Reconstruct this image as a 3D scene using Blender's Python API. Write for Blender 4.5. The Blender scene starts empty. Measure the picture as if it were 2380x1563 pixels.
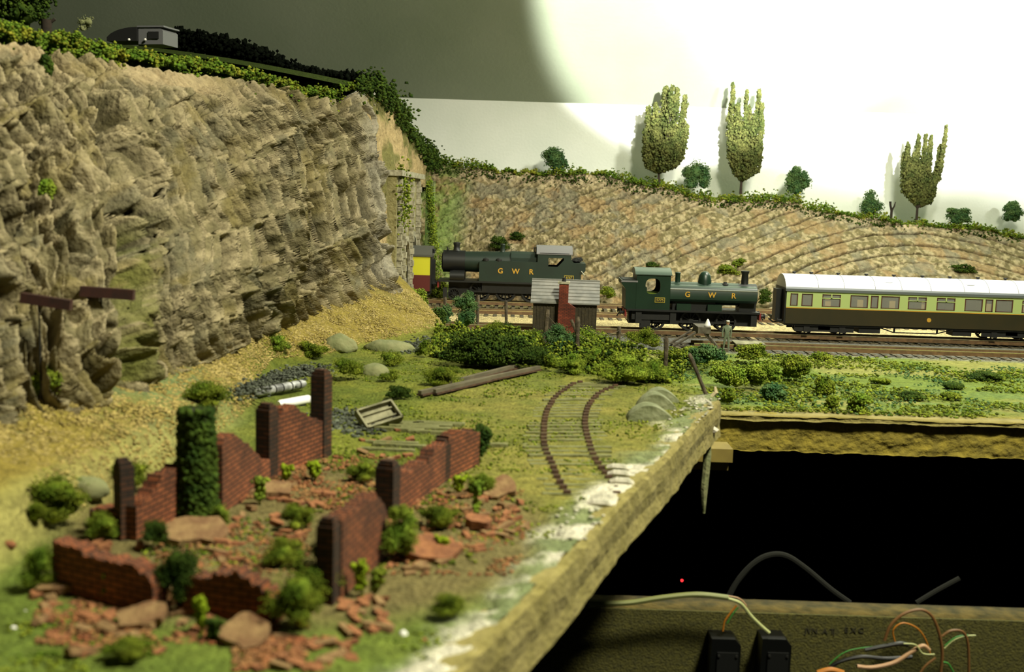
import bpy, bmesh, math, random
import numpy as np
from mathutils import Vector, Matrix

# ------------------------------------------------------------------ camera, light, exposure
# 1 unit = 10 cm. Rails of the main line lie at z = 0; Y runs away from the camera.
FPX = 2552.0; EYE = 1.11
PITCH = math.atan((781.5 - 450.0) / FPX); ROLL = math.radians(1.8)
SC = bpy.context.scene; COL = SC.collection
_f = np.array([0, math.cos(PITCH), -math.sin(PITCH)]); _r = np.array([1.0, 0, 0]); _u = np.cross(_r, _f)
CR = _r * math.cos(ROLL) + _u * math.sin(ROLL); CU = -_r * math.sin(ROLL) + _u * math.cos(ROLL)
cam = bpy.data.cameras.new('camera'); camo = bpy.data.objects.new('camera', cam); COL.objects.link(camo)
M = Matrix(((CR[0], CU[0], -_f[0], 0), (CR[1], CU[1], -_f[1], 0), (CR[2], CU[2], -_f[2], EYE), (0, 0, 0, 1)))
camo.matrix_world = M
cam.sensor_width = 36; cam.lens = 36 * FPX / 2380; cam.clip_start = 0.05; cam.clip_end = 100
cam.dof.use_dof = True; cam.dof.focus_distance = 8.6; cam.dof.aperture_fstop = 2.3
SC.camera = camo
SC.view_settings.view_transform = 'Standard'; SC.view_settings.look = 'None'
SC.view_settings.exposure = 0.0; SC.view_settings.gamma = 1.0; SC.view_settings.use_curve_mapping = False
w = bpy.data.worlds.new('world'); SC.world = w; w.use_nodes = True
w.node_tree.nodes['Background'].inputs[0].default_value = (0.6, 0.7, 0.4, 1)
w.node_tree.nodes['Background'].inputs[1].default_value = 0.012

def lamp(name, kind, loc, target, energy, color, **kw):
    l = bpy.data.lights.new(name, kind); l.energy = energy; l.color = color
    for k, v in kw.items(): setattr(l, k, v)
    o = bpy.data.objects.new(name, l); COL.objects.link(o); o.location = loc
    o.rotation_euler = (Vector(target) - Vector(loc)).to_track_quat('-Z', 'Y').to_euler()
    return o
# shaded lamp at the backscene, plus two added spots widening its pool rightwards
for k_, x_ in enumerate((2.5, 4.7, 7.2)):
    lamp('pool_spot', 'SPOT', (x_, 5.5, 3.3), (x_ + 0.02 * k_, 13.5, 4.28), 15000, (1.0, 0.995, 0.90), spot_size=math.radians((38, 44, 48)[k_]), spot_blend=(0.25, 0.7, 0.8)[k_], shadow_soft_size=0.1)
# added downlight, apart from the pool spots, washing the far part of the layout
lamp('added_downlight', 'SPOT', (3.6, 9.0, 4.3), (2.6, 10.0, 0), 1250, (1.0, 0.98, 0.82), spot_size=math.radians(125), spot_blend=0.6, shadow_soft_size=0.25)
# the room lamp over the operator
lamp('room_lamp', 'AREA', (2.9, 2.0, 6.2), (-0.4, 5.4, 0.3), 1050, (1.0, 0.97, 0.72), shape='RECTANGLE', size=1.2, size_y=0.7)

# ------------------------------------------------------------------ helpers
def ray(x, y): return _f + CR * ((x - 1190) / FPX) + CU * ((781.5 - y) / FPX)
E0 = np.array([0, 0, EYE])
def pl(x, y, z):
    d = ray(x, y); return E0 + d * ((z - EYE) / d[2])
def dY(x, y, Y):
    d = ray(x, y); return E0 + d * (Y / d[1])

def lin(c):
    return tuple(((v / 255) / 12.92 if v / 255 < 0.04045 else ((v / 255 + 0.055) / 1.055) ** 2.4) for v in c)

def props(o, label=None, cat=None, group=None, kind=None):
    if label: o['label'] = label
    if cat: o['category'] = cat
    if group: o['group'] = group
    if kind: o['kind'] = kind
    return o
def thing(name, label, cat, loc=(0, 0, 0), rz=0, group=None):
    o = bpy.data.objects.new(name, None); COL.objects.link(o); o.location = loc; o.rotation_euler = (0, 0, rz)
    o.empty_display_size = 0.1
    return props(o, label, cat, group)

class MB:
    def __init__(s): s.v = []; s.f = []; s.uv = None
    def add(s, vs, fs):
        n = len(s.v); s.v += [tuple(p) for p in vs]; s.f += [tuple(i + n for i in q) for q in fs]; return s
    def box(s, x0, x1, y0, y1, z0, z1, m=None):
        vs = [(x, y, z) for z in (z0, z1) for y in (y0, y1) for x in (x0, x1)]
        if m is not None: vs = [tuple(m @ Vector(p)) for p in vs]
        return s.add(vs, [(0, 2, 3, 1), (4, 5, 7, 6), (0, 1, 5, 4), (2, 6, 7, 3), (0, 4, 6, 2), (1, 3, 7, 5)])
    def prism(s, pts, axis, a0, a1):
        n = len(pts)
        def mk(p, a): return {'x': (a, p[0], p[1]), 'y': (p[0], a, p[1]), 'z': (p[0], p[1], a)}[axis]
        vs = [mk(p, a0) for p in pts] + [mk(p, a1) for p in pts]
        fs = [tuple(range(n))[::-1], tuple(range(n, 2 * n))] + [(i, (i + 1) % n, n + (i + 1) % n, n + i) for i in range(n)]
        return s.add(vs, fs)
    def cyl(s, p0, p1, r0, r1=None, n=16, cap=True):
        r1 = r0 if r1 is None else r1
        p0 = Vector(p0); p1 = Vector(p1); d = (p1 - p0).normalized()
        a = d.orthogonal().normalized(); b = d.cross(a)
        vs = []
        for p, r in ((p0, r0), (p1, r1)):
            for i in range(n):
                t = 2 * math.pi * i / n; vs.append(tuple(p + a * (r * math.cos(t)) + b * (r * math.sin(t))))
        fs = [(i, (i + 1) % n, n + (i + 1) % n, n + i) for i in range(n)]
        if cap: fs += [tuple(range(n))[::-1], tuple(range(n, 2 * n))]
        return s.add(vs, fs)
    def lathe(s, prof, c, n=20):
        vs = []; k = len(prof)
        for r, z in prof:
            for i in range(n):
                t = 2 * math.pi * i / n; vs.append((c[0] + r * math.cos(t), c[1] + r * math.sin(t), c[2] + z))
        fs = [(j * n + i, j * n + (i + 1) % n, (j + 1) * n + (i + 1) % n, (j + 1) * n + i) for j in range(k - 1) for i in range(n)]
        fs += [tuple(range(n))[::-1], tuple(range((k - 1) * n, k * n))]
        return s.add(vs, fs)
    def tube(s, path, r, n=8):
        P = [Vector(p) for p in path]; k = len(P)
        up = Vector((0.31, 0.2, 0.93)); vs = []
        for i in range(k):
            t = (P[min(i + 1, k - 1)] - P[max(i - 1, 0)]).normalized()
            a = t.cross(up)
            if a.length < 1e-3: a = t.orthogonal()
            a.normalize(); b = t.cross(a); rr = r[i] if isinstance(r, (list, tuple)) else r
            for j in range(n):
                q = 2 * math.pi * j / n; vs.append(tuple(P[i] + a * (rr * math.cos(q)) + b * (rr * math.sin(q))))
        fs = [(i * n + j, i * n + (j + 1) % n, (i + 1) * n + (j + 1) % n, (i + 1) * n + j) for i in range(k - 1) for j in range(n)]
        fs += [tuple(range(n))[::-1], tuple(range((k - 1) * n, k * n))]
        return s.add(vs, fs)
    def obj(s, name, m, parent=None, smooth=False):
        me = bpy.data.meshes.new(name); me.from_pydata(s.v, [], s.f); me.validate(); me.update()
        bm = bmesh.new(); bm.from_mesh(me); bmesh.ops.recalc_face_normals(bm, faces=bm.faces); bm.to_mesh(me); bm.free()
        if smooth:
            me.polygons.foreach_set('use_smooth', [True] * len(me.polygons))
            try: me.set_sharp_from_angle(angle=math.radians(40))
            except Exception: pass
        me.materials.append(m); o = bpy.data.objects.new(name, me); COL.objects.link(o)
        if parent: o.parent = parent
        return o

def fast(name, V, F, m, parent=None, col=None, smooth=False, uv=None):
    V = np.ascontiguousarray(V, dtype=np.float32); F = np.ascontiguousarray(F, dtype=np.int32)
    k = F.shape[1]; me = bpy.data.meshes.new(name)
    me.vertices.add(len(V)); me.vertices.foreach_set('co', V.ravel())
    me.loops.add(F.size); me.loops.foreach_set('vertex_index', F.ravel())
    me.polygons.add(len(F)); me.polygons.foreach_set('loop_start', np.arange(0, F.size, k, dtype=np.int32))
    if smooth: me.polygons.foreach_set('use_smooth', np.ones(len(F), dtype=bool))
    me.update(calc_edges=True)
    if col is not None:
        a = me.color_attributes.new('tint', 'FLOAT_COLOR', 'POINT')
        c = np.ones((len(V), 4), dtype=np.float32); c[:, :3] = col; a.data.foreach_set('color', c.ravel())
    me.materials.append(m); o = bpy.data.objects.new(name, me); COL.objects.link(o)
    if parent: o.parent = parent
    return o
def grid_faces(nu, nv):
    i = np.arange(nu - 1)[:, None] * nv + np.arange(nv - 1)[None, :]
    i = i.ravel(); return np.stack([i, i + nv, i + nv + 1, i + 1], 1)

def hsh(i, j, s=0):
    i = i.astype(np.int64); j = j.astype(np.int64)
    n = (i * 374761393 + j * 668265263 + s * 982451653) & 0xffffffff
    n = ((n ^ (n >> 13)) * 1274126177) & 0xffffffff
    return ((n ^ (n >> 16)) & 0xffff) / 65535.0
def vn(x, y, s=0):
    x = np.asarray(x, dtype=float); y = np.asarray(y, dtype=float)
    i = np.floor(x); j = np.floor(y); u = x - i; v = y - j; u = u * u * (3 - 2 * u); v = v * v * (3 - 2 * v)
    a = hsh(i, j, s); b = hsh(i + 1, j, s); c = hsh(i, j + 1, s); d = hsh(i + 1, j + 1, s)
    return (a * (1 - u) + b * u) * (1 - v) + (c * (1 - u) + d * u) * v
def fbm(x, y, s=0, o=4):
    r = 0; a = 0.5
    for k in range(o): r = r + a * vn(x * 2 ** k, y * 2 ** k, s + k * 7); a *= 0.5
    return r
def sstep(a, b, x):
    t = np.clip((x - a) / (b - a), 0, 1); return t * t * (3 - 2 * t)

# ------------------------------------------------------------------ materials
def nodes(name):
    m = bpy.data.materials.new(name); m.use_nodes = True; nt = m.node_tree; nt.nodes.clear()
    out = nt.nodes.new('ShaderNodeOutputMaterial'); b = nt.nodes.new('ShaderNodeBsdfPrincipled')
    nt.links.new(b.outputs[0], out.inputs[0]); return m, nt, b
def mat(name, c, rough=0.8, metal=0.0, c2=None, scale=20, bump=0.0, bscale=None, island=0.0, c3=None, spec=None, alpha=None):
    m, nt, b = nodes(name); L = nt.links.new
    b.inputs['Roughness'].default_value = rough; b.inputs['Metallic'].default_value = metal
    if spec is not None: b.inputs['Specular IOR Level'].default_value = spec
    c = lin(c); tc = nt.nodes.new('ShaderNodeTexCoord')
    if c2:
        n = nt.nodes.new('ShaderNodeTexNoise'); n.inputs['Scale'].default_value = scale; n.inputs['Detail'].default_value = 6
        L(tc.outputs['Object'], n.inputs['Vector']); r = nt.nodes.new('ShaderNodeValToRGB')
        r.color_ramp.elements[0].position = 0.35; r.color_ramp.elements[1].position = 0.65
        r.color_ramp.elements[0].color = c + (1,); r.color_ramp.elements[1].color = lin(c2) + (1,)
        if c3:
            e = r.color_ramp.elements.new(0.5); e.color = lin(c3) + (1,)
        L(n.outputs['Fac'], r.inputs[0]); src = r.outputs[0]
    else:
        rgb = nt.nodes.new('ShaderNodeRGB'); rgb.outputs[0].default_value = c + (1,); src = rgb.outputs[0]
    if island:
        g = nt.nodes.new('ShaderNodeNewGeometry'); mr = nt.nodes.new('ShaderNodeMapRange')
        mr.inputs['To Min'].default_value = 1 - island; mr.inputs['To Max'].default_value = 1 + island
        L(g.outputs['Random Per Island'], mr.inputs['Value'])
        vm = nt.nodes.new('ShaderNodeVectorMath'); vm.operation = 'SCALE'; L(src, vm.inputs[0]); L(mr.outputs[0], vm.inputs['Scale']); src = vm.outputs[0]
    L(src, b.inputs['Base Color'])
    if bump:
        n = nt.nodes.new('ShaderNodeTexNoise'); n.inputs['Scale'].default_value = bscale or scale * 2; n.inputs['Detail'].default_value = 5
        L(tc.outputs['Object'], n.inputs['Vector']); bp = nt.nodes.new('ShaderNodeBump'); bp.inputs['Strength'].default_value = bump
        bp.inputs['Distance'].default_value = 0.02; L(n.outputs['Fac'], bp.inputs['Height']); L(bp.outputs[0], b.inputs['Normal'])
    if alpha is not None: b.inputs['Alpha'].default_value = alpha
    return m
def tintmat(name, scale=30, var=0.35, bump=0.6, bscale=60, rough=0.95, tone=(0.55, 0.6, 0.5)):
    """colour from the mesh's own paint (attribute) broken up by noise"""
    m, nt, b = nodes(name); L = nt.links.new; b.inputs['Roughness'].default_value = rough; b.inputs['Specular IOR Level'].default_value = 0.15
    at = nt.nodes.new('ShaderNodeAttribute'); at.attribute_name = 'tint'
    tc = nt.nodes.new('ShaderNodeTexCoord'); n = nt.nodes.new('ShaderNodeTexNoise'); n.inputs['Scale'].default_value = scale; n.inputs['Detail'].default_value = 8
    n.inputs['Roughness'].default_value = 0.7
    L(tc.outputs['Object'], n.inputs['Vector']); mr = nt.nodes.new('ShaderNodeMapRange'); mr.inputs['From Min'].default_value = 0.3; mr.inputs['From Max'].default_value = 0.7
    mr.inputs['To Min'].default_value = 1 - var; mr.inputs['To Max'].default_value = 1 + var; L(n.outputs['Fac'], mr.inputs[0])
    vm = nt.nodes.new('ShaderNodeVectorMath'); vm.operation = 'SCALE'; L(at.outputs['Color'], vm.inputs[0]); L(mr.outputs[0], vm.inputs['Scale'])
    L(vm.outputs[0], b.inputs['Base Color'])
    n2 = nt.nodes.new('ShaderNodeTexNoise'); n2.inputs['Scale'].default_value = bscale; n2.inputs['Detail'].default_value = 6; L(tc.outputs['Object'], n2.inputs['Vector'])
    bp = nt.nodes.new('ShaderNodeBump'); bp.inputs['Strength'].default_value = bump; bp.inputs['Distance'].default_value = 0.02
    L(n2.outputs['Fac'], bp.inputs['Height']); L(bp.outputs[0], b.inputs['Normal'])
    return m
def brickmat(name, c1, c2, mortar, bw=0.034, bh=0.0125):
    m, nt, b = nodes(name); L = nt.links.new; b.inputs['Roughness'].default_value = 0.9
    uv = nt.nodes.new('ShaderNodeTexCoord'); br = nt.nodes.new('ShaderNodeTexBrick')
    br.inputs['Color1'].default_value = lin(c1) + (1,); br.inputs['Color2'].default_value = lin(c2) + (1,); br.inputs['Mortar'].default_value = lin(mortar) + (1,)
    br.inputs['Scale'].default_value = 1.0; br.inputs['Brick Width'].default_value = bw; br.inputs['Row Height'].default_value = bh
    br.inputs['Mortar Size'].default_value = bh * 0.17; L(uv.outputs['UV'], br.inputs['Vector'])
    n = nt.nodes.new('ShaderNodeTexNoise'); n.inputs['Scale'].default_value = 9; n.inputs['Detail'].default_value = 5; L(uv.outputs['Object'], n.inputs['Vector'])
    mx = nt.nodes.new('ShaderNodeMixRGB'); mx.blend_type = 'MULTIPLY'; mx.inputs[0].default_value = 1
    r = nt.nodes.new('ShaderNodeValToRGB'); r.color_ramp.elements[0].position = 0.35; r.color_ramp.elements[1].position = 0.65
    r.color_ramp.elements[0].color = (0.45, 0.42, 0.36, 1); r.color_ramp.elements[1].color = (1.15, 1.05, 0.95, 1)
    L(n.outputs['Fac'], r.inputs[0]); L(br.outputs['Color'], mx.inputs[1]); L(r.outputs[0], mx.inputs[2]); L(mx.outputs[0], b.inputs['Base Color'])
    bp = nt.nodes.new('ShaderNodeBump'); bp.inputs['Strength'].default_value = 0.8; bp.inputs['Distance'].default_value = 0.004; bp.invert = True
    L(br.outputs['Fac'], bp.inputs['Height']); L(bp.outputs[0], b.inputs['Normal'])
    return m

M_plaster_wall = mat('painted backscene', (226, 230, 222), 0.9, c2=(236, 238, 232), scale=1.2, bump=0.12, bscale=30)
M_ceil = mat('painted ceiling board', (132, 142, 122), 0.9, c2=(142, 150, 132), scale=0.8, bump=0.15, bscale=25)
M_dark = mat('painted darkness', (10, 10, 8), 1.0, spec=0.0)  # near-black standing in for unlit space
M_floor = mat('dark carpet', (14, 13, 9), 1.0, c2=(20, 18, 12), scale=4, spec=0.0)
M_ground = tintmat('scatter ground', 26, 0.45, 1.0, 70)
M_rock = tintmat('carved plaster rock', 22, 0.36, 0.9, 40)
M_hill = tintmat('painted plaster rock', 16, 0.4, 1.0, 30)
M_leaf = mat('olive green foam', (72, 92, 24), 0.95, c2=(122, 130, 42), scale=14, island=0.6, spec=0.1)
M_leafb = mat('bright green foam', (86, 112, 34), 0.95, c2=(132, 144, 50), scale=14, island=0.55, spec=0.1)
M_leafd = mat('dark green foam', (38, 58, 20), 0.95, c2=(66, 82, 26), scale=14, island=0.45, spec=0.1)
M_leafbl = mat('blue green foam', (54, 88, 54), 0.95, c2=(92, 116, 68), scale=14, island=0.4, spec=0.1)
M_leafshade = mat('shade dark green foam', (10, 14, 8), 1.0, island=0.4, spec=0.05)  # skyline hedge's shade put into the foam colour
M_hedge = mat('ivy green foam', (74, 102, 30), 0.95, c2=(132, 132, 44), scale=8, island=0.5, spec=0.1, c3=(92, 112, 34))
M_pop = mat('poplar foam', (58, 68, 34), 0.95, c2=(92, 94, 52), scale=10, island=0.4, spec=0.1)
M_weed = mat('yellow green weed', (112, 130, 26), 0.95, island=0.4, spec=0.1)
M_bark = mat('dark bark', (52, 40, 30), 0.9, c2=(34, 28, 22), scale=40)
M_post = mat('weathered post', (98, 86, 66), 0.9, c2=(50, 42, 32), scale=25, bump=0.4)
M_brick = brickmat('red brick', (146, 86, 54), (114, 64, 40), (58, 36, 22), 0.04, 0.0145)
M_brickd = brickmat('sooty brick', (88, 52, 28), (48, 32, 18), (28, 20, 14), 0.04, 0.0145)
M_rub = mat('broken brick', (150, 98, 62), 0.9, c2=(112, 68, 42), scale=30, island=0.0, bump=0.5)
M_rub2 = mat('dusty broken brick', (140, 112, 74), 0.9, c2=(112, 80, 52), scale=22, bump=0.5)
M_green = mat('locomotive green', (22, 46, 31), 0.38, c2=(19, 40, 28), scale=6)
M_green2 = mat('dull locomotive green', (24, 42, 32), 0.5, c2=(20, 35, 26), scale=6)
M_black = mat('black paint', (17, 18, 18), 0.5)
M_under = mat('sooty black underframe', (14, 14, 14), 0.7, c2=(24, 23, 20), scale=30)
M_roofg = mat('grey cab roof', (118, 116, 118), 0.55)
M_roofb = mat('dark green cab roof', (70, 84, 74), 0.3)
M_red = mat('red buffer beam', (120, 30, 26), 0.6)
M_gold = mat('gold lettering', (196, 150, 50), 0.5)
M_brass = mat('brass plate', (170, 150, 50), 0.5)
M_steel = mat('bright steel', (190, 190, 180), 0.3, 0.9)
M_rail = mat('rusty rail', (120, 92, 60), 0.55, c2=(92, 70, 46), scale=30)
M_railtop = mat('polished rail head', (212, 200, 160), 0.25, 0.8)
M_sleep = mat('dusty sleeper', (104, 96, 76), 0.9, c2=(84, 78, 62), scale=12)
M_sleep2 = mat('mossy weathered sleeper', (98, 98, 56), 0.95, c2=(120, 120, 78), scale=18, bump=0.6)
M_chair = mat('rusted rail chair', (88, 64, 44), 0.9, c2=(58, 38, 26), scale=40)
M_cream = mat('cream coach paint', (178, 196, 124), 0.45)
M_choc = mat('chocolate coach paint', (56, 48, 28), 0.4, c2=(48, 44, 28), scale=5)
M_croof = mat('pale grey coach roof', (210, 208, 212), 0.45)
M_croofs = mat('grey coach gutter', (92, 98, 100), 0.5)
M_wframe = mat('maroon window frame', (84, 46, 34), 0.6)
M_seat = mat('coach seat', (206, 176, 110), 0.8)
M_inside = mat('coach interior', (92, 58, 44), 0.8)
M_yellow = mat('yellow coach panel', (200, 196, 40), 0.5)
M_crims = mat('crimson coach panel', (88, 30, 26), 0.5)
M_darkroof = mat('dark grey roof', (72, 72, 66), 0.7)
M_slate = mat('grey slate', (112, 112, 108), 0.8, c2=(134, 132, 126), scale=14)
M_shed = mat('tarred timber', (62, 54, 36), 0.9, c2=(48, 42, 30), scale=30, bump=0.3)
M_hutbrick = brickmat('hut red brick', (146, 66, 44), (122, 56, 40), (84, 44, 34), 0.03, 0.011)
M_timber = mat('grey buffer stop timber', (96, 90, 78), 0.8, c2=(62, 54, 44), scale=25)
M_pale = mat('pale timber', (196, 180, 146), 0.8)
M_man = mat('grey green overalls', (112, 122, 100), 0.9, c2=(96, 106, 88), scale=40)
M_skin = mat('figure face', (176, 132, 104), 0.8)
M_capm = mat('grey cap', (186, 184, 172), 0.8)
M_white = mat('white paint', (235, 232, 228), 0.6)
M_plaster = mat('bare white plaster', (216, 208, 194), 0.9, c2=(150, 150, 128), scale=18, bump=0.8)
M_fascia = mat('rough painted fascia', (128, 118, 62), 0.95, c2=(148, 136, 82), scale=10, bump=0.5, bscale=50)
M_hess = mat('textured ochre fascia', (142, 126, 44), 0.95, c2=(112, 100, 36), scale=16, bump=1.0, bscale=26)
M_ply = mat('raw batten timber', (138, 122, 56), 0.8, c2=(118, 102, 46), scale=6)
M_chip = mat('chipboard face', (84, 80, 30), 0.95, c2=(62, 60, 24), scale=50, bump=0.4)
M_chipe = mat('coarse chipboard edge', (54, 50, 20), 0.95, c2=(96, 82, 38), scale=14, bump=0.8)
M_pen = mat('pencil marks', (44, 42, 24), 0.95)
M_silver = mat('silver paint', (205, 205, 208), 0.35, 0.35, c2=(120, 120, 122), scale=22)
M_glint = mat('white painted glint', (250, 248, 250), 0.12)  # lamp glint on the metal tube painted as near-white
M_grey = mat('weathered grey wood', (150, 146, 118), 0.85, c2=(102, 100, 76), scale=16, bump=0.5)
M_rust = mat('dark red rusted bar', (64, 30, 22), 0.8, c2=(44, 22, 18), scale=30)
M_iron = mat('grey green netting sheet', (112, 118, 84), 0.8, c2=(140, 144, 112), scale=14, alpha=0.88, bump=0.5)
M_ash = mat('dark ash', (44, 46, 38), 0.95, c2=(92, 98, 84), scale=14, island=0.5)
M_stonew = mat('portal stone', (142, 134, 92), 0.9, c2=(112, 106, 66), scale=20, bump=0.7)
M_quoin = mat('pale quoin stones', (168, 162, 140), 0.9, c2=(110, 104, 84), scale=30)
M_greenp = mat('bright green scatter', (84, 116, 54), 0.95, c2=(124, 128, 84), scale=9, bump=0.6)
M_van = mat('dull grey van body', (104, 104, 108), 0.6)
M_vdark = mat('black vehicle hood', (14, 14, 16), 0.8)
M_cable = mat('grey cable sheath', (120, 124, 72), 0.5)
M_wirew = mat('pale wire', (172, 176, 120), 0.5)
M_wirebr = mat('brown wire', (112, 78, 42), 0.5)
M_wirepk = mat('pink buff wire', (176, 138, 104), 0.5)
M_wirebk = mat('black wire', (14, 14, 14), 0.4)
M_wiregr = mat('green wire', (52, 120, 46), 0.5)
M_wireor = mat('orange wire', (168, 104, 24), 0.5)
M_conn = mat('black connector plastic', (11, 12, 12), 0.35)
M_boulder = mat('grey green boulder', (112, 118, 78), 0.95, c2=(130, 130, 92), scale=14, bump=0.5)
def emis(name, c, s):
    m, nt, b = nodes(name); b.inputs['Emission Color'].default_value = lin(c) + (1,); b.inputs['Emission Strength'].default_value = s
    b.inputs['Base Color'].default_value = lin(c) + (1,); return m
M_led = emis('red indicator', (255, 40, 50), 1.2)
def ballast():
    m, nt, b = nodes('track ballast'); L = nt.links.new; b.inputs['Roughness'].default_value = 0.95
    tc = nt.nodes.new('ShaderNodeTexCoord'); v = nt.nodes.new('ShaderNodeTexVoronoi'); v.inputs['Scale'].default_value = 60
    L(tc.outputs['Object'], v.inputs['Vector'])
    at = nt.nodes.new('ShaderNodeAttribute'); at.attribute_name = 'tint'
    mr = nt.nodes.new('ShaderNodeMapRange'); mr.inputs['To Min'].default_value = 0.5; mr.inputs['To Max'].default_value = 1.45
    sep = nt.nodes.new('ShaderNodeSeparateColor'); L(v.outputs['Color'], sep.inputs[0]); L(sep.outputs[0], mr.inputs[0])
    vm = nt.nodes.new('ShaderNodeVectorMath'); vm.operation = 'SCALE'; L(at.outputs['Color'], vm.inputs[0]); L(mr.outputs[0], vm.inputs['Scale']); L(vm.outputs[0], b.inputs['Base Color'])
    bp = nt.nodes.new('ShaderNodeBump'); bp.inputs['Strength'].default_value = 1; bp.inputs['Distance'].default_value = 0.01; bp.invert = True
    L(v.outputs['Distance'], bp.inputs['Height']); L(bp.outputs[0], b.inputs['Normal']); return m
M_ballast = ballast()

# ------------------------------------------------------------------ room shell
WY = 14.2
def struct(o): o['kind'] = 'structure'; return o
FOLD = 2.27
struct(MB().box(-12, 14, WY, WY + 0.1, -7.6, FOLD).obj('wall_back', M_plaster_wall))
a = math.radians(50)
yb, zb = WY - 9 * math.cos(a), FOLD + 9 * math.sin(a)
struct(MB().prism([(WY, FOLD), (WY + 0.1, FOLD), (WY + 0.1, FOLD + 0.12), (yb, zb + 0.12), (yb, zb)], 'x', -12, 14).obj('ceiling', M_ceil))
struct(MB().box(-12, 14, 0.5, WY + 0.1, -7.7, -7.6).obj('floor', M_floor))
# pale lilac beam crossing the ceiling at the top right
A_ = dY(2050, -6, 10.5); B_ = dY(2420, 8, 10.5)

# ------------------------------------------------------------------ ground heights
_tf = [(-60, 1380), (0, 1330), (120, 1240), (250, 1170), (420, 1085), (560, 985), (600, 940), (600, 900), (640, 850), (760, 830), (860, 800), (1000, 770), (1040, 752)]
_tfw = np.array([pl(x, y, 0.16)[:2] for x, y in _tf]); _o = np.argsort(_tfw[:, 1]); _tfw = _tfw[_o]
_cb = [(-500, 1330), (-250, 1120), (0, 985), (130, 975), (240, 945), (300, 900), (380, 872), (430, 850), (560, 790), (700, 730), (850, 692), (905, 684), (925, 681)]
_cbw = np.array([pl(x, y, 0.34)[:2] for x, y in _cb]); _o = np.argsort(_cbw[:, 1]); _cbs = _cbw[_o]
_fx = [-3.5, -1.05, -0.75, -0.48, 0.816, 0.98, 1.5]; _fy = [9.5, 9.4, 8.6, 7.78, 5.78, 5.35, 5.35]
def xe(Y): return np.where(Y < 5.12, 0.98 - 0.352 * (5.12 - Y), 0.98 + 0.10 * (Y - 5.12))
def near_h(x, y):
    xf = np.interp(y, _tfw[:, 1], _tfw[:, 0]); xb = np.interp(y, _cbs[:, 1], _cbs[:, 0])
    t = (xf - x) / np.maximum(xf - xb, 0.12)
    kerb = 0.11 * sstep(0.0, 0.10, xf - x) * sstep(5.2, 4.4, y)
    h = 0.16 + kerb + (0.2 - 0.11 * sstep(5.2, 4.4, y)) * np.clip(t, 0, 1.3)
    d = y - np.interp(x, _fx, _fy)
    h = h - (h + 0.10) * sstep(0.0, 0.32, d)
    return h
def gz(x, y):
    h = float(near_h(np.array(x), np.array(y)))
    return h if (x < float(xe(np.array(y))) + 0.02 and h > -0.06) else -0.055
def gp(px, py):
    z = 0.16 if py > 760 and px < 1670 else -0.055
    for _ in range(12):
        P = pl(px, py, z); z = 0.5 * z + 0.5 * gz(P[0], P[1])
    return Vector((P[0], P[1], gz(P[0], P[1])))
def mg(px, py): return Vector(pl(px, py, -0.055))

# near baseboard scenery
nu, nv = 520, 300
Yv = 1.1 + (9.6 - 1.1) * np.linspace(0, 1, nu) ** 1.5
S = np.linspace(0, 1, nv) ** 0.8
YY = np.repeat(Yv[:, None], nv, 1); XX = -3.4 + (xe(YY) + 3.4) * S[None, :]
ZZ = near_h(XX, YY) + 0.018 * (fbm(XX * 9, YY * 9, 3) - 0.5) + 0.006 * (vn(XX * 60, YY * 60, 9) - 0.5)
de = xe(YY) - XX
pl_mask = sstep(0.16, 0.03, de + 0.22 * (fbm(XX * 5, YY * 5, 21) - 0.5)) * (YY < 5.3)
ZZ += pl_mask * 0.02 * vn(XX * 22, YY * 22, 5)
def C(*c): return np.array(lin(c))
g1 = C(96, 106, 42); g2 = C(118, 122, 50); och = C(138, 122, 58); grn = C(96, 114, 48); tanc = C(140, 128, 70); ashc = C(96, 96, 66); whi = C(206, 200, 182)
n1 = fbm(XX * 2.2, YY * 2.2, 31)[..., None]; n2 = fbm(XX * 6, YY * 6, 41)[..., None]; n3 = vn(XX * 3, YY * 3, 51)[..., None]
col = g1 + (g2 - g1) * sstep(0.35, 0.6, n2)
col = col + (grn - col) * np.clip(sstep(3.6, 2.6, YY)[..., None] * 0.9 + sstep(0.52, 0.62, n1) * 0.4, 0, 1) * (0.55 + 0.45 * n3)
tk = sstep(0.75, 0.35, np.abs(XX - 0.25))[..., None] * sstep(2.9, 3.4, YY)[..., None] * sstep(6.2, 5.0, YY)[..., None]
col = col + (tanc - col) * tk * 0.6 * n2 * 1.6
xf = np.interp(YY, _tfw[:, 1], _tfw[:, 0]); tm = sstep(-0.03, 0.12, xf - XX + 0.12 * (n1[..., 0] - 0.5))[..., None]
och2 = och + (ashc - och) * sstep(0.5, 0.62, fbm(XX * 3.5, YY * 3.5, 77))[..., None] * np.where(YY < 4.6, 0.9, 0.3)[..., None]
col = col + (och2 - col) * tm
bk = np.exp(-((xf - XX - 0.05) / 0.05) ** 2)[..., None] * sstep(4.6, 4.0, YY)[..., None]; col = col + (C(160, 152, 92) - col) * bk * 0.85
gq = np.exp(-((XX + 1.33) / 0.22) ** 2 - ((YY - 4.15) / 0.45) ** 2)[..., None]; col = col + (C(116, 132, 84) - col) * gq * 0.85
rr = ((XX + 0.55) ** 2 / 0.5 + (YY - 3.0) ** 2 / 0.55)[..., None]
col = col + (C(112, 98, 66) - col) * sstep(1.2, 0.7, rr) * 0.85
pm = pl_mask[..., None] * sstep(0.38, 0.5, fbm(XX * 8, YY * 8, 63))[..., None]
col = col + (C(122, 132, 96) - col) * pl_mask[..., None] * 0.8; col = col + (whi - col) * pm
V = np.stack([XX, YY, ZZ], -1).reshape(-1, 3)
struct(fast('near_ground', V, grid_faces(nu, nv)[:, ::-1], M_ground, col=col.reshape(-1, 3), smooth=True))

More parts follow.
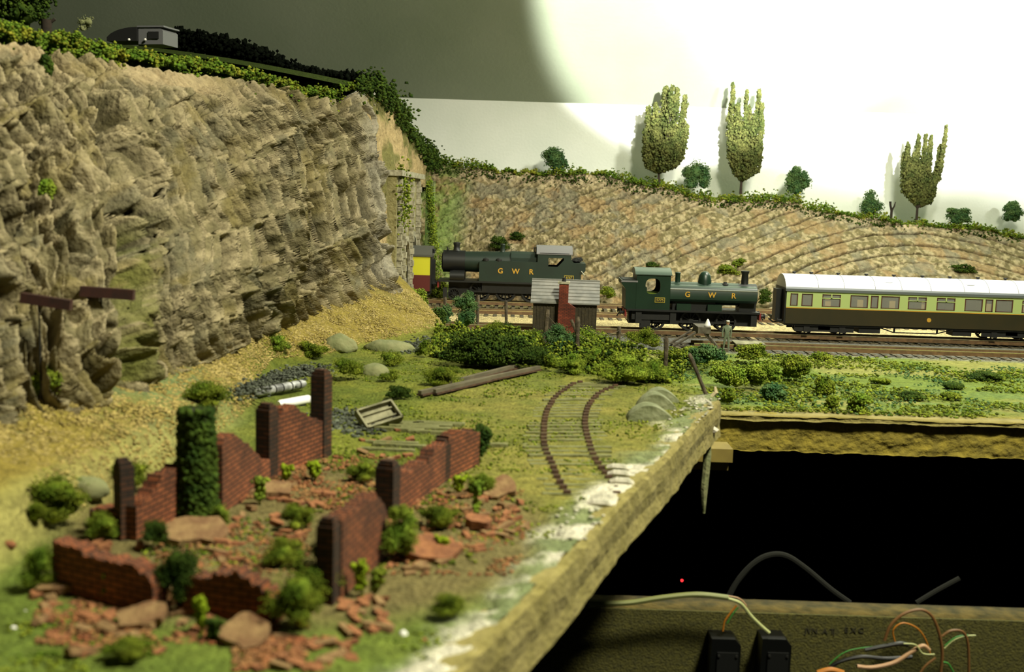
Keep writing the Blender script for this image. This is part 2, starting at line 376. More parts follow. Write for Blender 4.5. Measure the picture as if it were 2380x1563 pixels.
# rough plastered fascia under the near ground, with its end
def fascia_pts():
    m = MB(); n = 90; random.seed(5)
    ys = [1.1 + (5.12 - 1.1) * i / n for i in range(n + 1)]
    prof = [(0.006, 0.172), (0.016, 0.155), (0.02, 0.10), (0.014, 0.05), (0.02, -0.005), (-0.12, -0.012), (-0.12, 0.15)]
    vs = []
    for i, y in enumerate(ys):
        x = float(xe(np.array(y)))
        for j, (dx, z) in enumerate(prof):
            q = 0.008 * (random.random() - 0.5) if j < 5 else 0
            wob = 0.012 * math.sin(y * 5.1) * (j < 5)
            vs.append((x + dx + q + wob * 0.5, y, z + (q if j in (0, 1) else 0)))
    k = len(prof)
    fs = [(i * k + j, i * k + (j + 1) % k, (i + 1) * k + (j + 1) % k, (i + 1) * k + j) for i in range(n) for j in range(k)]
    fs += [tuple(range(k)), tuple(range(n * k, n * k + k))[::-1]]
    m.add(vs, fs); return m
struct(fascia_pts().obj('near_fascia', M_fascia))
struct(MB().box(-3.4, 0.86, 5.12, 5.2, -0.06, 0.13).box(0.6, 0.93, 5.05, 5.22, -0.02, 0.13).obj('near_board_end', M_fascia))
# thick plaster lumps squeezed along the edge
random.seed(11); rng = np.random.default_rng(4)
def octa(centers, sizes, flat=1.0, seed=0):
    r = np.random.default_rng(seed); n = len(centers)
    base = np.array([(1, 0, 0), (-1, 0, 0), (0, 1, 0), (0, -1, 0), (0, 0, 1), (0, 0, -1)], float)
    q = r.normal(size=(n, 4)); q /= np.linalg.norm(q, axis=1)[:, None]; a, b, c, d = q.T
    R = np.stack([np.stack([1 - 2 * (c * c + d * d), 2 * (b * c - a * d), 2 * (b * d + a * c)], 1), np.stack([2 * (b * c + a * d), 1 - 2 * (b * b + d * d), 2 * (c * d - a * b)], 1), np.stack([2 * (b * d - a * c), 2 * (c * d + a * b), 1 - 2 * (b * b + c * c)], 1)], 1)
    P = base[None] * r.uniform(0.55, 1.25, size=(n, 6, 1)); P = np.einsum('nij,nkj->nki', R, P); P[:, :, 2] *= flat
    V = (centers[:, None, :] + P * np.asarray(sizes).reshape(-1, 1, 1)).reshape(-1, 3)
    t = np.array([(0, 2, 4), (2, 1, 4), (1, 3, 4), (3, 0, 4), (2, 0, 5), (1, 2, 5), (3, 1, 5), (0, 3, 5)])
    F = (t[None] + (np.arange(n) * 6)[:, None, None]).reshape(-1, 3)
    return V, F
_n = 620; yy = 1.6 + 3.55 * rng.random(_n); off = rng.random(_n) ** 1.6 * 0.16; clump = vn(yy * 2.6, yy * 0, 8)
keep = clump + 0.3 * rng.random(_n) > 0.98
cc = np.stack([xe(yy) + 0.012 - off, yy, 0.17 + 0.006 * rng.random(_n)], 1)[keep]
Vp, Fp = octa(cc, rng.uniform(0.006, 0.015, keep.sum()), 0.3, 3)
props(fast('plaster_lump', Vp, Fp, M_plaster), 'crusty white plaster lumps along the near baseboard edge', 'plaster', kind='stuff')

# main baseboard with trackbed, and its textured fascia
nu, nv = 420, 300
xs = np.linspace(-1.6, 8.5, nu); ys = np.linspace(5.9, 13.9, nv)
XX, YY = np.meshgrid(xs, ys, indexing='ij')
ball = sstep(8.25, 8.45, YY) * sstep(11.75, 11.6, YY)
ZZ = -0.055 + 0.02 * (fbm(XX * 5, YY * 7, 13) - 0.5) * (1 - ball) + 0.006 * (vn(XX * 40, YY * 40, 2) - .5)
na = fbm(XX * 1.7, YY * 3.4, 71)[..., None]; nb = fbm(XX * 6, YY * 9, 81)[..., None]
col = C(106, 122, 52) + (C(134, 134, 72) - C(106, 122, 52)) * sstep(0.42, 0.58, na)
col = col + (C(102, 122, 64) - col) * sstep(0.5, 0.62, nb) * sstep(8, 6.3, YY)[..., None]
col = col + (C(150, 132, 64) - col) * sstep(6.25, 5.95, YY)[..., None] * 0.9
bl = C(190, 172, 124) + (C(92, 92, 84) - C(190, 172, 124)) * sstep(9.35, 9.15, YY)[..., None]
bl = bl * (0.8 + 0.4 * na)
col = col + (bl - col) * ball[..., None]
V = np.stack([XX, YY, ZZ], -1).reshape(-1, 3)
F = grid_faces(nu, nv)
fy = ys[(F[:, 0] % nv)]
isb = (fy > 8.3)
struct(fast('main_ground', V, F[~isb], M_ground, col=col.reshape(-1, 3), smooth=True))
struct(fast('ballast_bed', V, F[isb], M_ballast, col=col.reshape(-1, 3), smooth=True))
def rough_strip(name, x0, x1, yf, z0, z1, m, nx=260, nz=12, amp=0.012, seed=1, thick=0.12, wav=0.012):
    u = np.linspace(x0, x1, nx); v = np.linspace(0, 1, nz); U, W = np.meshgrid(u, v, indexing='ij')
    zt = z1 + wav * 0.3 * (vn(U * 6, 0 * U, seed) - .5); zb_ = z0 + wav * (vn(U * 9, 0 * U, seed + 3) + 0.5 * vn(U * 31, 0 * U, seed + 4) - .7)
    Z = zb_ + (zt - zb_) * W; Yf = yf - amp * (fbm(U * 14, Z * 22, seed, 3))
    V = np.stack([U, Yf, Z], -1).reshape(-1, 3)
    Vb = V.copy(); Vb[:, 1] = yf + thick; n = len(V)
    F = grid_faces(nx, nz); e = []
    for j in (0, nz - 1):
        i = np.arange(nx - 1) * nz + j; e.append(np.stack([i, i + nz, i + nz + n, i + n], 1))
    for i0 in (0, nx - 1):
        j = i0 * nz + np.arange(nz - 1); e.append(np.stack([j, j + 1, j + 1 + n, j + n], 1))
    return fast(name, np.concatenate([V, Vb]), np.concatenate([F, F[:, ::-1] + n] + e), m)
struct(rough_strip('ground_edge', 0.9, 8.5, 5.915, -0.082, -0.052, M_fascia, nz=4, amp=0.02, seed=4))
struct(rough_strip('main_fascia', 0.7, 8.5, 5.96, -0.262, -0.088, M_hess, nz=26, amp=0.03, seed=9, nx=700, wav=0.014))
struct(MB().box(0.4, 8.5, 6.05, 13.9, -0.2, -0.09).obj('main_board', M_shed))
struct(MB().box(-6, 8.5, 11.5, 11.6, -7.6, -0.2).obj('added_dark_backing', M_dark))  # added black sheet painting the darkness under the board
# batten poking out under the fascia beside the near board
t = props(MB().box(0.35, 1.16, 5.55, 5.72, -0.235, -0.165).box(0.35, 1.15, 5.60, 5.70, -0.29, -0.235).obj('support_batten', M_ply), 'raw yellow timber batten sticking out under the baseboard joint', 'batten')

# ------------------------------------------------------------------ the big rock cliff
def topline(px):
    return np.interp(px, [-500, -200, 0, 60, 110, 240, 450, 560, 640, 730, 800, 850, 872], [30, 70, 104, 112, 130, 150, 178, 196, 205, 226, 232, 200, 215])
def toppt(px):
    q = (px - 1190) / FPX; Y = (-2.15 - 0.2087 * 4.6) / (q - 0.2087) if px < 900 else 9.2
    return dY(px, float(topline(px)), Y)
NU, NV = 1000, 560
us = np.linspace(-420, 872, NU)
T = np.array([toppt(u) for u in us])
bx = us * 920 / 872
by = np.interp(bx, [c[0] for c in _cb], [c[1] for c in _cb])
Bp = np.array([pl(x, y, 0.34) for x, y in zip(bx, by)])
Bp[:, 2] = 0.27
# wrap round the corner behind the right-hand edge
nw = 60
wr = np.linspace(0, 1, nw)[1:]
T2 = np.stack([T[-1, 0] - 0.05 * wr - 0.1 * wr ** 2, T[-1, 1] + 0.9 * wr, T[-1, 2] - 0.12 * wr], 1)
B2 = np.stack([Bp[-1, 0] - 0.12 * wr, Bp[-1, 1] + 0.9 * wr, Bp[-1, 2] - 0.3 * wr], 1)
T = np.concatenate([T, T2]); Bp = np.concatenate([Bp, B2]); NU = len(T)
s = np.concatenate([[0], np.cumsum(np.linalg.norm(np.diff((T + Bp) / 2, axis=0), axis=1))])
v = np.linspace(0, 1, NV)
P = Bp[:, None, :] * (1 - v)[None, :, None] + T[:, None, :] * v[None, :, None]
dU = np.gradient(P, axis=0); dV = np.gradient(P, axis=1); N = np.cross(dU, dV); N /= np.linalg.norm(N, axis=2)[..., None]
N = N * np.where(N[..., :1] < 0, -1, 1)
bul = np.sin(math.pi * v)[None, :] ** 0.8 * 0.10 * (0.4 + vn(s / 0.9, 0 * s, 5)[:, None]) * np.interp(np.arange(NU), [0, NU * 0.75, NU * 0.88, NU], [1, 1, 0.1, 0])[:, None]
Sg = np.repeat(s[:, None], NV, 1); Tg = P[..., 2]
fu = np.concatenate([us, 872 + 200 * wr])
# surface coordinates: A runs along the face (finer towards the far end), Bq down it
Wd = P - E0; dep = Wd @ _f; A0 = 1190 + FPX * (Wd @ CR) / dep; B0 = 781.5 - FPX * (Wd @ CU) / dep
A0 = np.where(np.arange(NU)[:, None] >= NU - nw, A0[NU - nw][None, :] + (np.arange(NU)[:, None] - (NU - nw)) * 0.9, A0)
A1 = A0 + 60 * (fbm(A0 / 150, B0 / 130, 11) - .5); B1 = B0 + 80 * (fbm(A0 / 190, B0 / 130, 15) - .5)
def blocks(bs, js, seed):
    br = (B1 + 0.42 * A1) / bs + 0.5 * (vn(A0 / 260, B0 / 200, seed + 40) - .5); row = np.floor(br); fb = br - row
    qa = A1 - (0.42 + 0.16 * (hsh(row, row * 0, seed + 9) - .5)) * B1
    qa = qa - qa * qa * 0.00006 * 0 + np.maximum(qa + 200, 0) ** 2 * 0.00042
    aa = qa / js + hsh(row, row * 0, seed) * 5 + 0.5 * (vn(A0 / 60, B0 / 90, seed + 41) - .5)
    cl = np.floor(aa); fa = aa - cl
    return hsh(row, cl, seed + 2), hsh(row, cl, seed + 3), fa, fb
h1, k1_, fa1, fb1 = blocks(150.0, 40.0, 1)
h2_, k2_, fa2, fb2 = blocks(95.0, 19.0, 20)
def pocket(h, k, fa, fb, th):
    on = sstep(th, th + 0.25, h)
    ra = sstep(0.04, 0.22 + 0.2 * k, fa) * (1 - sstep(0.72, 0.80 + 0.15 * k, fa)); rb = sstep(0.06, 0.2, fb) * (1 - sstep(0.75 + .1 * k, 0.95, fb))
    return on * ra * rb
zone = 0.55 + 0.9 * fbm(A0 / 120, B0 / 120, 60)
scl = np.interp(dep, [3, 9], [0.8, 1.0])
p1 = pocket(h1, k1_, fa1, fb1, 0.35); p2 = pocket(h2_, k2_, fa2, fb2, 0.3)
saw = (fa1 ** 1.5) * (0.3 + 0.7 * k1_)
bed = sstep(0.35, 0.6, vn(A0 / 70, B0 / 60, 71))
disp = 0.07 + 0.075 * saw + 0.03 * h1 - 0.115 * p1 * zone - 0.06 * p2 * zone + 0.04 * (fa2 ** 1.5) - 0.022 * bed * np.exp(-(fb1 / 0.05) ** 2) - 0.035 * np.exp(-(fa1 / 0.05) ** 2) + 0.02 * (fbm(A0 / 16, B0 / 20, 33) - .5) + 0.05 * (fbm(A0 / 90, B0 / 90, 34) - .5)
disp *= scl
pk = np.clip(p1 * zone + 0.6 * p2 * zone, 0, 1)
b = B1
# smoother capping slab near the top and jumbled small stuff at the right end
Pd0Y = P[..., 1]
cap = sstep(0.86, 0.95, v[None, :] + 0.25 * (fbm(Sg * 3, Tg * 3, 92) - .5)) * (0.1 + 1.1 * vn(Sg * 2, 0 * Sg, 91)) * sstep(7.6, 6.2, Pd0Y)
cap = np.clip(cap, 0, 1)
disp = disp * (1 - 0.7 * cap) + 0.04 * cap
# deep fissure left of centre
fis_px = np.interp(v, [0, 0.25, 0.5, 0.7, 0.82, 1.0], [238, 232, 215, 200, 188, 215])
fis = np.exp(-((fu[:, None] - fis_px[None, :]) / (9 + 13 * np.sin(v * 3.1)[None, :])) ** 2) * sstep(0.95, 0.8, v)[None, :]
disp = disp - 0.22 * fis
disp = disp * (0.12 + 0.88 * sstep(960, 868, fu)[:, None])
disp *= sstep(0.0, 0.03, v)[None, :]
Pd = P + N * (disp + bul - 0.05 - 0.09 * sstep(560, 860, fu)[:, None] * (0.45 + 0.55 * sstep(0, 0.2, v))[None, :])[..., None]
k1 = C(152, 140, 110); k2 = C(118, 110, 82); k4 = C(112, 100, 52); k5 = C(98, 96, 80)
m1 = fbm(A0 / 70, B0 / 60, 101)[..., None]; m2 = fbm(A0 / 22, B0 / 26, 111)[..., None]; m3 = fbm(A0 / 45, B0 / 60, 121)[..., None]
col = k2 + (k1 - k2) * sstep(0.35, 0.6, m2 * 0.6 + 0.4 * h2_[..., None])
col = col + (k5 - col) * sstep(0.5, 0.66, m3) * 0.6
col = col + (k4 - col) * sstep(0.46, 0.6, m1) * 0.5
col = col + (C(54, 50, 30) - col) * (pk[..., None] * 0.85)  # shade in the pockets painted as a dark olive wash
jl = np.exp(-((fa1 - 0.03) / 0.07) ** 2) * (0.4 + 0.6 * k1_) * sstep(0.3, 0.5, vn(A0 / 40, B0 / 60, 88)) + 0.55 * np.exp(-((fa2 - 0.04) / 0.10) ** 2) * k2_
col = col + (C(34, 30, 20) - col) * np.clip(jl * 0.85, 0, 0.9)[..., None]  # shade in the joints painted as a dark wash
col = col + (C(178, 164, 132) - col) * (0.55 * sstep(0.82, 0.97, fa1) * k1_ + 0.3 * sstep(0.8, 0.97, fa2) * h2_)[..., None]  # light on the rib edges painted in paler
col = col + (C(168, 150, 118) - col) * np.clip(cap[..., None] * 0.8, 0, 1)
moss = np.exp(-((fu[:, None] - fis_px[None, :] - 26) / 30) ** 2) * sstep(0.55, 0.3, v)[None, :]
col = col + (C(96, 100, 44) - col) * (0.7 * moss[..., None] * sstep(0.35, 0.55, m2))
rg = sstep(800, 872, fu)[:, None, None] * (1 - cap[..., None])
col = col + (C(142, 136, 122) - col) * rg * 0.7
wht = (sstep(820, 850, fu)[:, None] * sstep(0.95, 0.985, v)[None, :])[..., None] * sstep(0.35, 0.5, m2)
col = col + (C(245, 240, 240) - col) * wht
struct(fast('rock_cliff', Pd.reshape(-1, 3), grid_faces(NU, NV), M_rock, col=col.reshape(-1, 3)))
CLT = Pd[:, -1, :]      # the cliff's top edge
CLF = Pd
CLN = N
def cliff_at(px, py):
    """closest cliff point to a sight line"""
    d = ray(px, py); d = d / np.linalg.norm(d); W = CLF.reshape(-1, 3) - E0
    t_ = W @ d; e = np.linalg.norm(W - t_[:, None] * d, axis=1); i = np.argmin(e); return Vector(CLF.reshape(-1, 3)[i])

# plateau behind the cliff top
nu, nv = 160, 60
ii = np.linspace(0, NU - 1, nu).astype(int); Tt = CLT[ii]
ww = np.linspace(0, 1, nv)
PX = Tt[:, 0][:, None] - 4.2 * ww[None, :] * (0.5 + 0 * Tt[:, 0][:, None]); PY = Tt[:, 1][:, None] + 2.6 * ww[None, :]
PZ = Tt[:, 2][:, None] - 0.03 + 0.16 * ww[None, :] + 0.05 * (fbm(PX * 3, PY * 3, 7) - .5) * sstep(0, .1, ww)[None, :]
PX[-1] = PX[-1]
colp = np.broadcast_to(C(72, 88, 30), (nu, nv, 3))
struct(fast('cliff_plateau', np.stack([PX, PY, PZ], -1).reshape(-1, 3), grid_faces(nu, nv), M_ground, col=colp.reshape(-1, 3), smooth=True))

# ------------------------------------------------------------------ hillside over the tunnel, and the portal
rp = [(838, 206, 9.0), (866, 200, 9.3), (905, 238, 10.0), (930, 280, 10.8), (955, 318, 11.6), (985, 360, 12.6), (1005, 378, 13.6)]
Rt = np.array([dY(*p) for p in rp])
PXW = -1.04                    # plane of the portal wall
nu, nv = 260, 110
tt = np.linspace(0, 1, nu); TR = np.stack([np.interp(tt, np.linspace(0, 1, len(rp)), Rt[:, k]) for k in range(3)], 1)
BR = np.stack([np.interp(TR[:, 1], [9.0, 9.3, 9.65], [PXW - 0.10, PXW - 0.06, PXW - 0.03]), TR[:, 1], np.interp(TR[:, 1], [9.0, 9.55, 9.7], [-0.05, -0.05, 1.15])], 1)
BR[:, 0] += 0.02 * np.sin(tt * 9)
vv = np.linspace(0, 1, nv)
G = BR[:, None] * (1 - vv)[None, :, None] + TR[:, None] * vv[None, :, None]
G[..., 0] += 0.09 * (fbm(G[..., 1] * 7, G[..., 2] * 5, 3) - .45)
cg = C(160, 140, 102) + (C(108, 104, 62) - C(160, 140, 102)) * sstep(0.45, 0.6, fbm(G[..., 1] * 3, G[..., 2] * 5, 8))[..., None]
struct(fast('tunnel_hillside', G.reshape(-1, 3), grid_faces(nu, nv), M_rock, col=cg.reshape(-1, 3)))
# hill top sheet from that ridge back to the left
Q = TR[:, None] * np.ones((1, 30, 1)); wl = np.linspace(0, 1, 30)
Q[..., 0] -= 3.5 * wl[None, :]; Q[..., 2] += (0.10 * np.sin(wl * 3.1) + 0.3 * wl)[None, :]
struct(fast('hill_top', Q.reshape(-1, 3), grid_faces(nu, 30), M_ground, col=np.broadcast_to(C(60, 74, 26), (nu * 30, 3)), smooth=True))

por = thing('tunnel_portal', 'tall stone tunnel portal with two arched mouths behind the cliff edge', 'tunnel portal', (PXW, 10.6, -0.05))
def arch(y0, y1, zs, ztop, n=14):
    pts = []
    for i in range(n + 1):
        t_ = math.pi * i / n; c_ = (y0 + y1) / 2; r_ = (y1 - y0) / 2
        pts.append((c_ - r_ * math.cos(t_), zs + (ztop - zs) * math.sin(t_)))
    return pts
def portal_wall():
    m = MB(); Z0, Z1 = 0.0, 1.28; spans = [(-0.42, 0.12, 0.42, 0.68), (0.28, 0.84, 0.42, 0.70)]
    yl, yr = -1.0, 1.35; x0, x1 = -0.14, 0.0
    cur = yl
    for (a0, a1, zs, zt) in spans:
        m.box(x0, x1, cur, a0, Z0, Z1)
        ap = arch(a0, a1, zs, zt)
        for (p, q) in zip(ap[:-1], ap[1:]): m.prism([p, q, (q[0], Z1), (p[0], Z1)], 'x', x0, x1)
        cur = a1
    m.box(x0, x1, cur, yr, Z0, Z1); return m, spans
m, spans = portal_wall(); m.obj('portal_wall', M_stonew, por)
MB().box(-0.9, -0.14, -0.5, 1.0, 0, 0.9).obj('tunnel_lining', M_dark, por) if False else None
for (a0, a1, zs, zt) in spans:
    m = MB(); pi_ = arch(a0, a1, zs, zt); po = arch(a0 - 0.05, a1 + 0.05, zs, zt + 0.05)
    for i in range(len(pi_) - 1): m.prism([pi_[i], pi_[i + 1], po[i + 1], po[i]], 'x', -0.01, 0.022)
    m.box(-0.01, 0.022, a0 - 0.05, a0, 0, zs).box(-0.01, 0.022, a1, a1 + 0.05, 0, zs)
    o = m.obj('arch_ring', M_quoin, por); o['label'] = 'pale stone arch ring'
for yq in (-0.86, -0.52, 0.20, 0.95):
    m = MB(); z = 0
    k = 0
    while z < 1.22:
        m.box(-0.02, 0.04 + 0.01 * (k % 2), yq - 0.035 - 0.01 * (k % 2), yq + 0.035 + 0.01 * (k % 2), z, z + 0.055); z += 0.06; k += 1
    m.obj('pilaster', M_quoin, por)
MB().box(-0.16, 0.05, -1.02, 1.37, 1.28, 1.33).obj('coping', M_quoin, por)
struct(MB().box(-2.6, -1.9, 9.5, 11.9, -0.05, 1.2).obj('tunnel_dark', M_dark))  # black block painted as the darkness inside the tunnel
o = props(rough_strip('retaining_slope', -0.98, -0.90, 11.98, -0.04, 1.22, M_greenp, nx=30, nz=30, amp=0.03, thick=0.3, seed=3), 'bright green sloping strip of scatter beside the tunnel portal', 'retaining wall')

strip_crumbs_late = [(-0.94, 11.94, 1.2), (-0.90, 11.93, 0.8), (-0.86, 11.9, 0.4), (-0.84, 11.85, 0.0)]
# ------------------------------------------------------------------ back hill with folded strata
ridge = [(940, 372), (1000, 384), (1100, 390), (1200, 400), (1300, 405), (1400, 402), (1480, 428), (1560, 440), (1600, 455), (1700, 463), (1850, 464), (1900, 486), (2000, 505), (2100, 520), (2200, 524), (2300, 535), (2380, 552), (2700, 580), (3200, 600)]
NU, NV = 1150, 330
us = np.concatenate([np.linspace(950, 2460, 1000), np.linspace(2465, 3150, 150)]); ry = np.interp(us, [r[0] for r in ridge], [r[1] for r in ridge]) + 5 * (vn(us / 18, us * 0, 3) - .5)
RT = np.array([dY(x, y, 13.75) for x, y in zip(us, ry)])
RB = RT.copy(); RB[:, 0] = RT[:, 0] * 11.8 / 13.75; RB[:, 1] = 11.8; RB[:, 2] = -0.04
v = np.linspace(0, 1, NV)
P = RB[:, None] * (1 - v)[None, :, None] + RT[:, None] * v[None, :, None]
N = np.array([0, -0.55, 0.83]); X = P[..., 0]; Z = P[..., 2]
slope = np.interp(X, [0, 2.8, 4.9, 6.2, 8], [0.44, 0.40, 0.02, -0.45, -0.3]); xs_ = np.linspace(-1.5, 9, 800)
gs = np.concatenate([[0], np.cumsum(np.interp((xs_[1:] + xs_[:-1]) / 2, [0, 2.8, 4.9, 6.2, 8], [0.44, 0.40, 0.02, -0.45, -0.3]) * np.diff(xs_))])
gX = np.interp(X, xs_, gs); wv = (Z - gX + 0.05 * (fbm(X * 1.3, Z * 2, 5) - .5)) / 0.115
wv = wv + 0.35 * (vn(wv * 0.9, wv * 0, 3) - .5)
row = np.floor(wv); fr = wv - row; dist = np.minimum(fr, 1 - fr)
alive = sstep(0.18, 0.4, vn(X * 0.9 + hsh(row, row * 0, 4) * 20, row * 3.7, 12))
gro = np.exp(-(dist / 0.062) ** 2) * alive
rough_ = 0.055 * (fbm(X * 9, Z * 14, 22, 4) - .5) + 0.02 * (vn(X * 40, Z * 50, 6) - .5)
und = 0.10 * (fbm(X * 1.1, Z * 1.8, 9) - .5)
P = P + N * (rough_ * sstep(2.6, 1.2, X)[..., ] + rough_ * 0.55 + und - 0.085 * gro)[..., None]
c1 = C(156, 142, 110); c2 = C(108, 98, 68); c3 = C(140, 116, 82); c4 = C(114, 110, 94); c5 = C(200, 180, 148)
q1 = fbm(X * 4.4, Z * 7, 201)[..., None]; q2 = fbm(X * 28, Z * 40, 211)[..., None]; q3 = fbm(X * 6, Z * 8, 221)[..., None]
col = c2 + (c1 - c2) * sstep(0.4, 0.6, q2); col = col + (c3 - col) * sstep(0.5, 0.64, q1) * 0.7; col = col + (c4 - col) * sstep(0.5, 0.62, q3) * 0.6
col = col + (c5 - col) * sstep(0.86, 0.98, v)[None, :, None] * 0.8 * q2 * 1.6
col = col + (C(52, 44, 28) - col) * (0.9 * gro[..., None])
gm = sstep(-0.45, -0.85, X)[..., None] * sstep(0.35, 0.55, q3)
col = col + (C(104, 128, 56) - col) * gm * 0.7
struct(fast('back_hill', P.reshape(-1, 3), grid_faces(NU, NV), M_hill, col=col.reshape(-1, 3)))
HILL = P
def hill_at(px, py):
    d = ray(px, py); d = d / np.linalg.norm(d); W = HILL.reshape(-1, 3)[::2] - E0
    t_ = W @ d; e = np.linalg.norm(W - t_[:, None] * d, axis=1); return Vector(HILL.reshape(-1, 3)[::2][np.argmin(e)])
RIDGE = P[:, -1, :]
# scrub shelf between hill top and backscene
sh = np.stack([RIDGE, RIDGE + np.array([0, WY - 13.6, 0.03])], 1)
struct(fast('hill_shelf', sh.reshape(-1, 3), grid_faces(NU, 2), M_ground, col=np.broadcast_to(C(112, 118, 60), (NU * 2, 3)), smooth=True))

# ------------------------------------------------------------------ foliage
_ico = {}
def ico(sub):
    if sub not in _ico:
        bm = bmesh.new(); bmesh.ops.create_icosphere(bm, subdivisions=sub, radius=1)
        _ico[sub] = (np.array([v.co[:] for v in bm.verts]), np.array([[v.index for v in f.verts] for f in bm.faces])); bm.free()
    return _ico[sub]
def bush_mesh(w, h, d, n=420, size=0.02, seed=0, lobes=6):
    r = np.random.default_rng(seed); Vs = []; Fs = []; off = 0; cen = []
    iv, if_ = ico(2); lobes = lobes + 6
    for k in range(lobes):
        a_ = r.random() * 6.28; rad = (r.random() ** 0.6) * 0.68 if k else 0
        rr = np.array([w / 2, d / 2, h / 2]) * r.uniform(0.26, 0.46) * (1.7 if k == 0 else 1)
        c = np.array([math.cos(a_) * rad * w / 2, math.sin(a_) * rad * d / 2, h * (0.2 + 0.75 * r.random() * (1 - 0.55 * rad))])
        c[2] = min(max(c[2], rr[2] * 0.6), h - rr[2] * 0.9)
        noise = 1 + 0.4 * (r.random((len(iv), 1)) - .5)
        V = iv * rr * 0.66 * noise + c; Vs.append(V); Fs.append(if_ + off); off += len(V); cen.append((c, rr))
    n = int(n * 3.0); per = max(8, n // lobes)
    pts = []
    for c, rr in cen:
        q = r.normal(size=(per, 3)); q /= np.linalg.norm(q, axis=1)[:, None]; q[:, 2] = np.where(q[:, 2] < -0.4, -q[:, 2], q[:, 2])
        pts.append(c + q * rr * (0.62 + 0.72 * r.random((per, 1)) ** 1.3))
    pts = np.concatenate(pts); V, F = octa(pts, r.uniform(0.4, 1.15, len(pts)) * size * 0.66, 1, seed + 5)
    Vs.append(V); Fs.append(F + off)
    V = np.concatenate(Vs); V[:, 2] = np.maximum(V[:, 2], -0.015)
    return V, np.concatenate(Fs)
_bs = [100]
def bush(px, py, wpx, hpx, m, label, group=None, where=None, n=420, lobes=6, name='bush', depth=0.8, cs=None):
    """px,py = foot of the bush in the photograph, wpx/hpx = its size there"""
    P_ = where if where is not None else gp(px, py)
    k = P_[1] / FPX; w_ = wpx * k; h_ = hpx * k; _bs[0] += 1
    V, F = bush_mesh(w_, h_, w_ * depth, n, cs or max(0.05 * (w_ * h_) ** 0.5, 0.008), _bs[0], lobes)
    o = fast(name, V, F, m); o.location = P_
    return props(o, label, 'bush', group)
def strip_crumbs(name, path, n, spread, size, m, label, cat='foliage', seed=1, hgt=None, flat=0.8):
    r = np.random.default_rng(seed); path = np.array(path); L = np.concatenate([[0], np.cumsum(np.linalg.norm(np.diff(path, axis=0), axis=1))]); 
    t_ = r.random(n) * L[-1]; c = np.stack([np.interp(t_, L, path[:, k]) for k in range(3)], 1)
    cl = 0.35 + 1.1 * vn(t_ * 5, t_ * 0, seed) 
    g = r.normal(size=(n, 3)); c += g * np.array(spread) * cl[:, None]
    if hgt: c[:, 2] += np.abs(r.normal(size=n)) * hgt * cl
    V, F = octa(c, r.uniform(0.5, 1.2, n) * size, flat, seed)
    o = fast(name, V, F, m); return props(o, label, cat, kind='stuff')

# grass and ivy along the cliff top
tp = CLT[:700:6].copy(); tp = tp[tp[:, 1] < 9.4]
nn = 52000; r = np.random.default_rng(8)
idx = r.integers(0, len(CLT) - 50, nn); wgt = CLT[idx]; sc = wgt[:, 1] / 6
back = r.random(nn) ** 0.8
c = wgt.copy(); c[:, 0] -= back * 0.85 * (0.5 + 0.5 * sc) * 0.5; c[:, 1] += back * 0.6
hang = (r.random(nn) < 0.3) * (vn(idx / 21.0, idx * 0.0, 3) > 0.45); 
c[:, 2] += 0.01 + 0.05 * vn(idx / 15.0, back * 6, 19) + np.abs(r.normal(size=nn)) * 0.014 + 0.1 * back * (1 - 0.6 * sstep(6, 9, wgt[:, 1])) - hang * r.random(nn) * 0.16
c[:, 0] += hang * 0.05
V, F = octa(c, r.uniform(0.007, 0.017, nn) * np.clip(sc, 0.6, 1.2), 0.8, 2)
props(fast('cliff_top_ivy', V, F, M_hedge), 'thick green and yellow ivy growing along the top of the rock cliff', 'ivy', kind='stuff')
# ivy going down over the tunnel ridge
strip_crumbs('ridge_ivy', TR[::4] + np.array([0.0, 0, 0.0]), 5200, (0.05, 0.10, 0.05), 0.022, M_leafd, 'dark green ivy running down the ridge over the tunnel', 'ivy', 5)
strip_crumbs('tunnel_creeper', [dY(930, 400, 9.9), dY(940, 470, 9.8), dY(925, 500, 9.8)], 500, (0.03, 0.08, 0.08), 0.018, M_leaf, 'olive creeper hanging over the tunnel portal top', 'ivy', 6)
strip_crumbs('slope_scatter', strip_crumbs_late, 1500, (0.035, 0.02, 0.08), 0.012, M_leafb, 'soft green scatter down the edge of the slope right of the portal', 'scatter', 16)
# scrub along the back hill ridge
rr_ = RIDGE.copy(); rr_[:, 2] += 0.0
strip_crumbs('ridge_scrub', rr_[::10], 11000, (0.02, 0.08, 0.012), 0.018, M_hedge, 'green scrub along the top of the far rock cutting', 'scrub', 7, hgt=0.035)
lowp = rr_[::10] + np.array([0, -0.12, -0.08])
strip_crumbs('hanging_scrub', lowp, 3600, (0.02, 0.05, 0.04), 0.018, M_leafd, 'darker scrub hanging over the lip of the far cutting', 'scrub', 17)

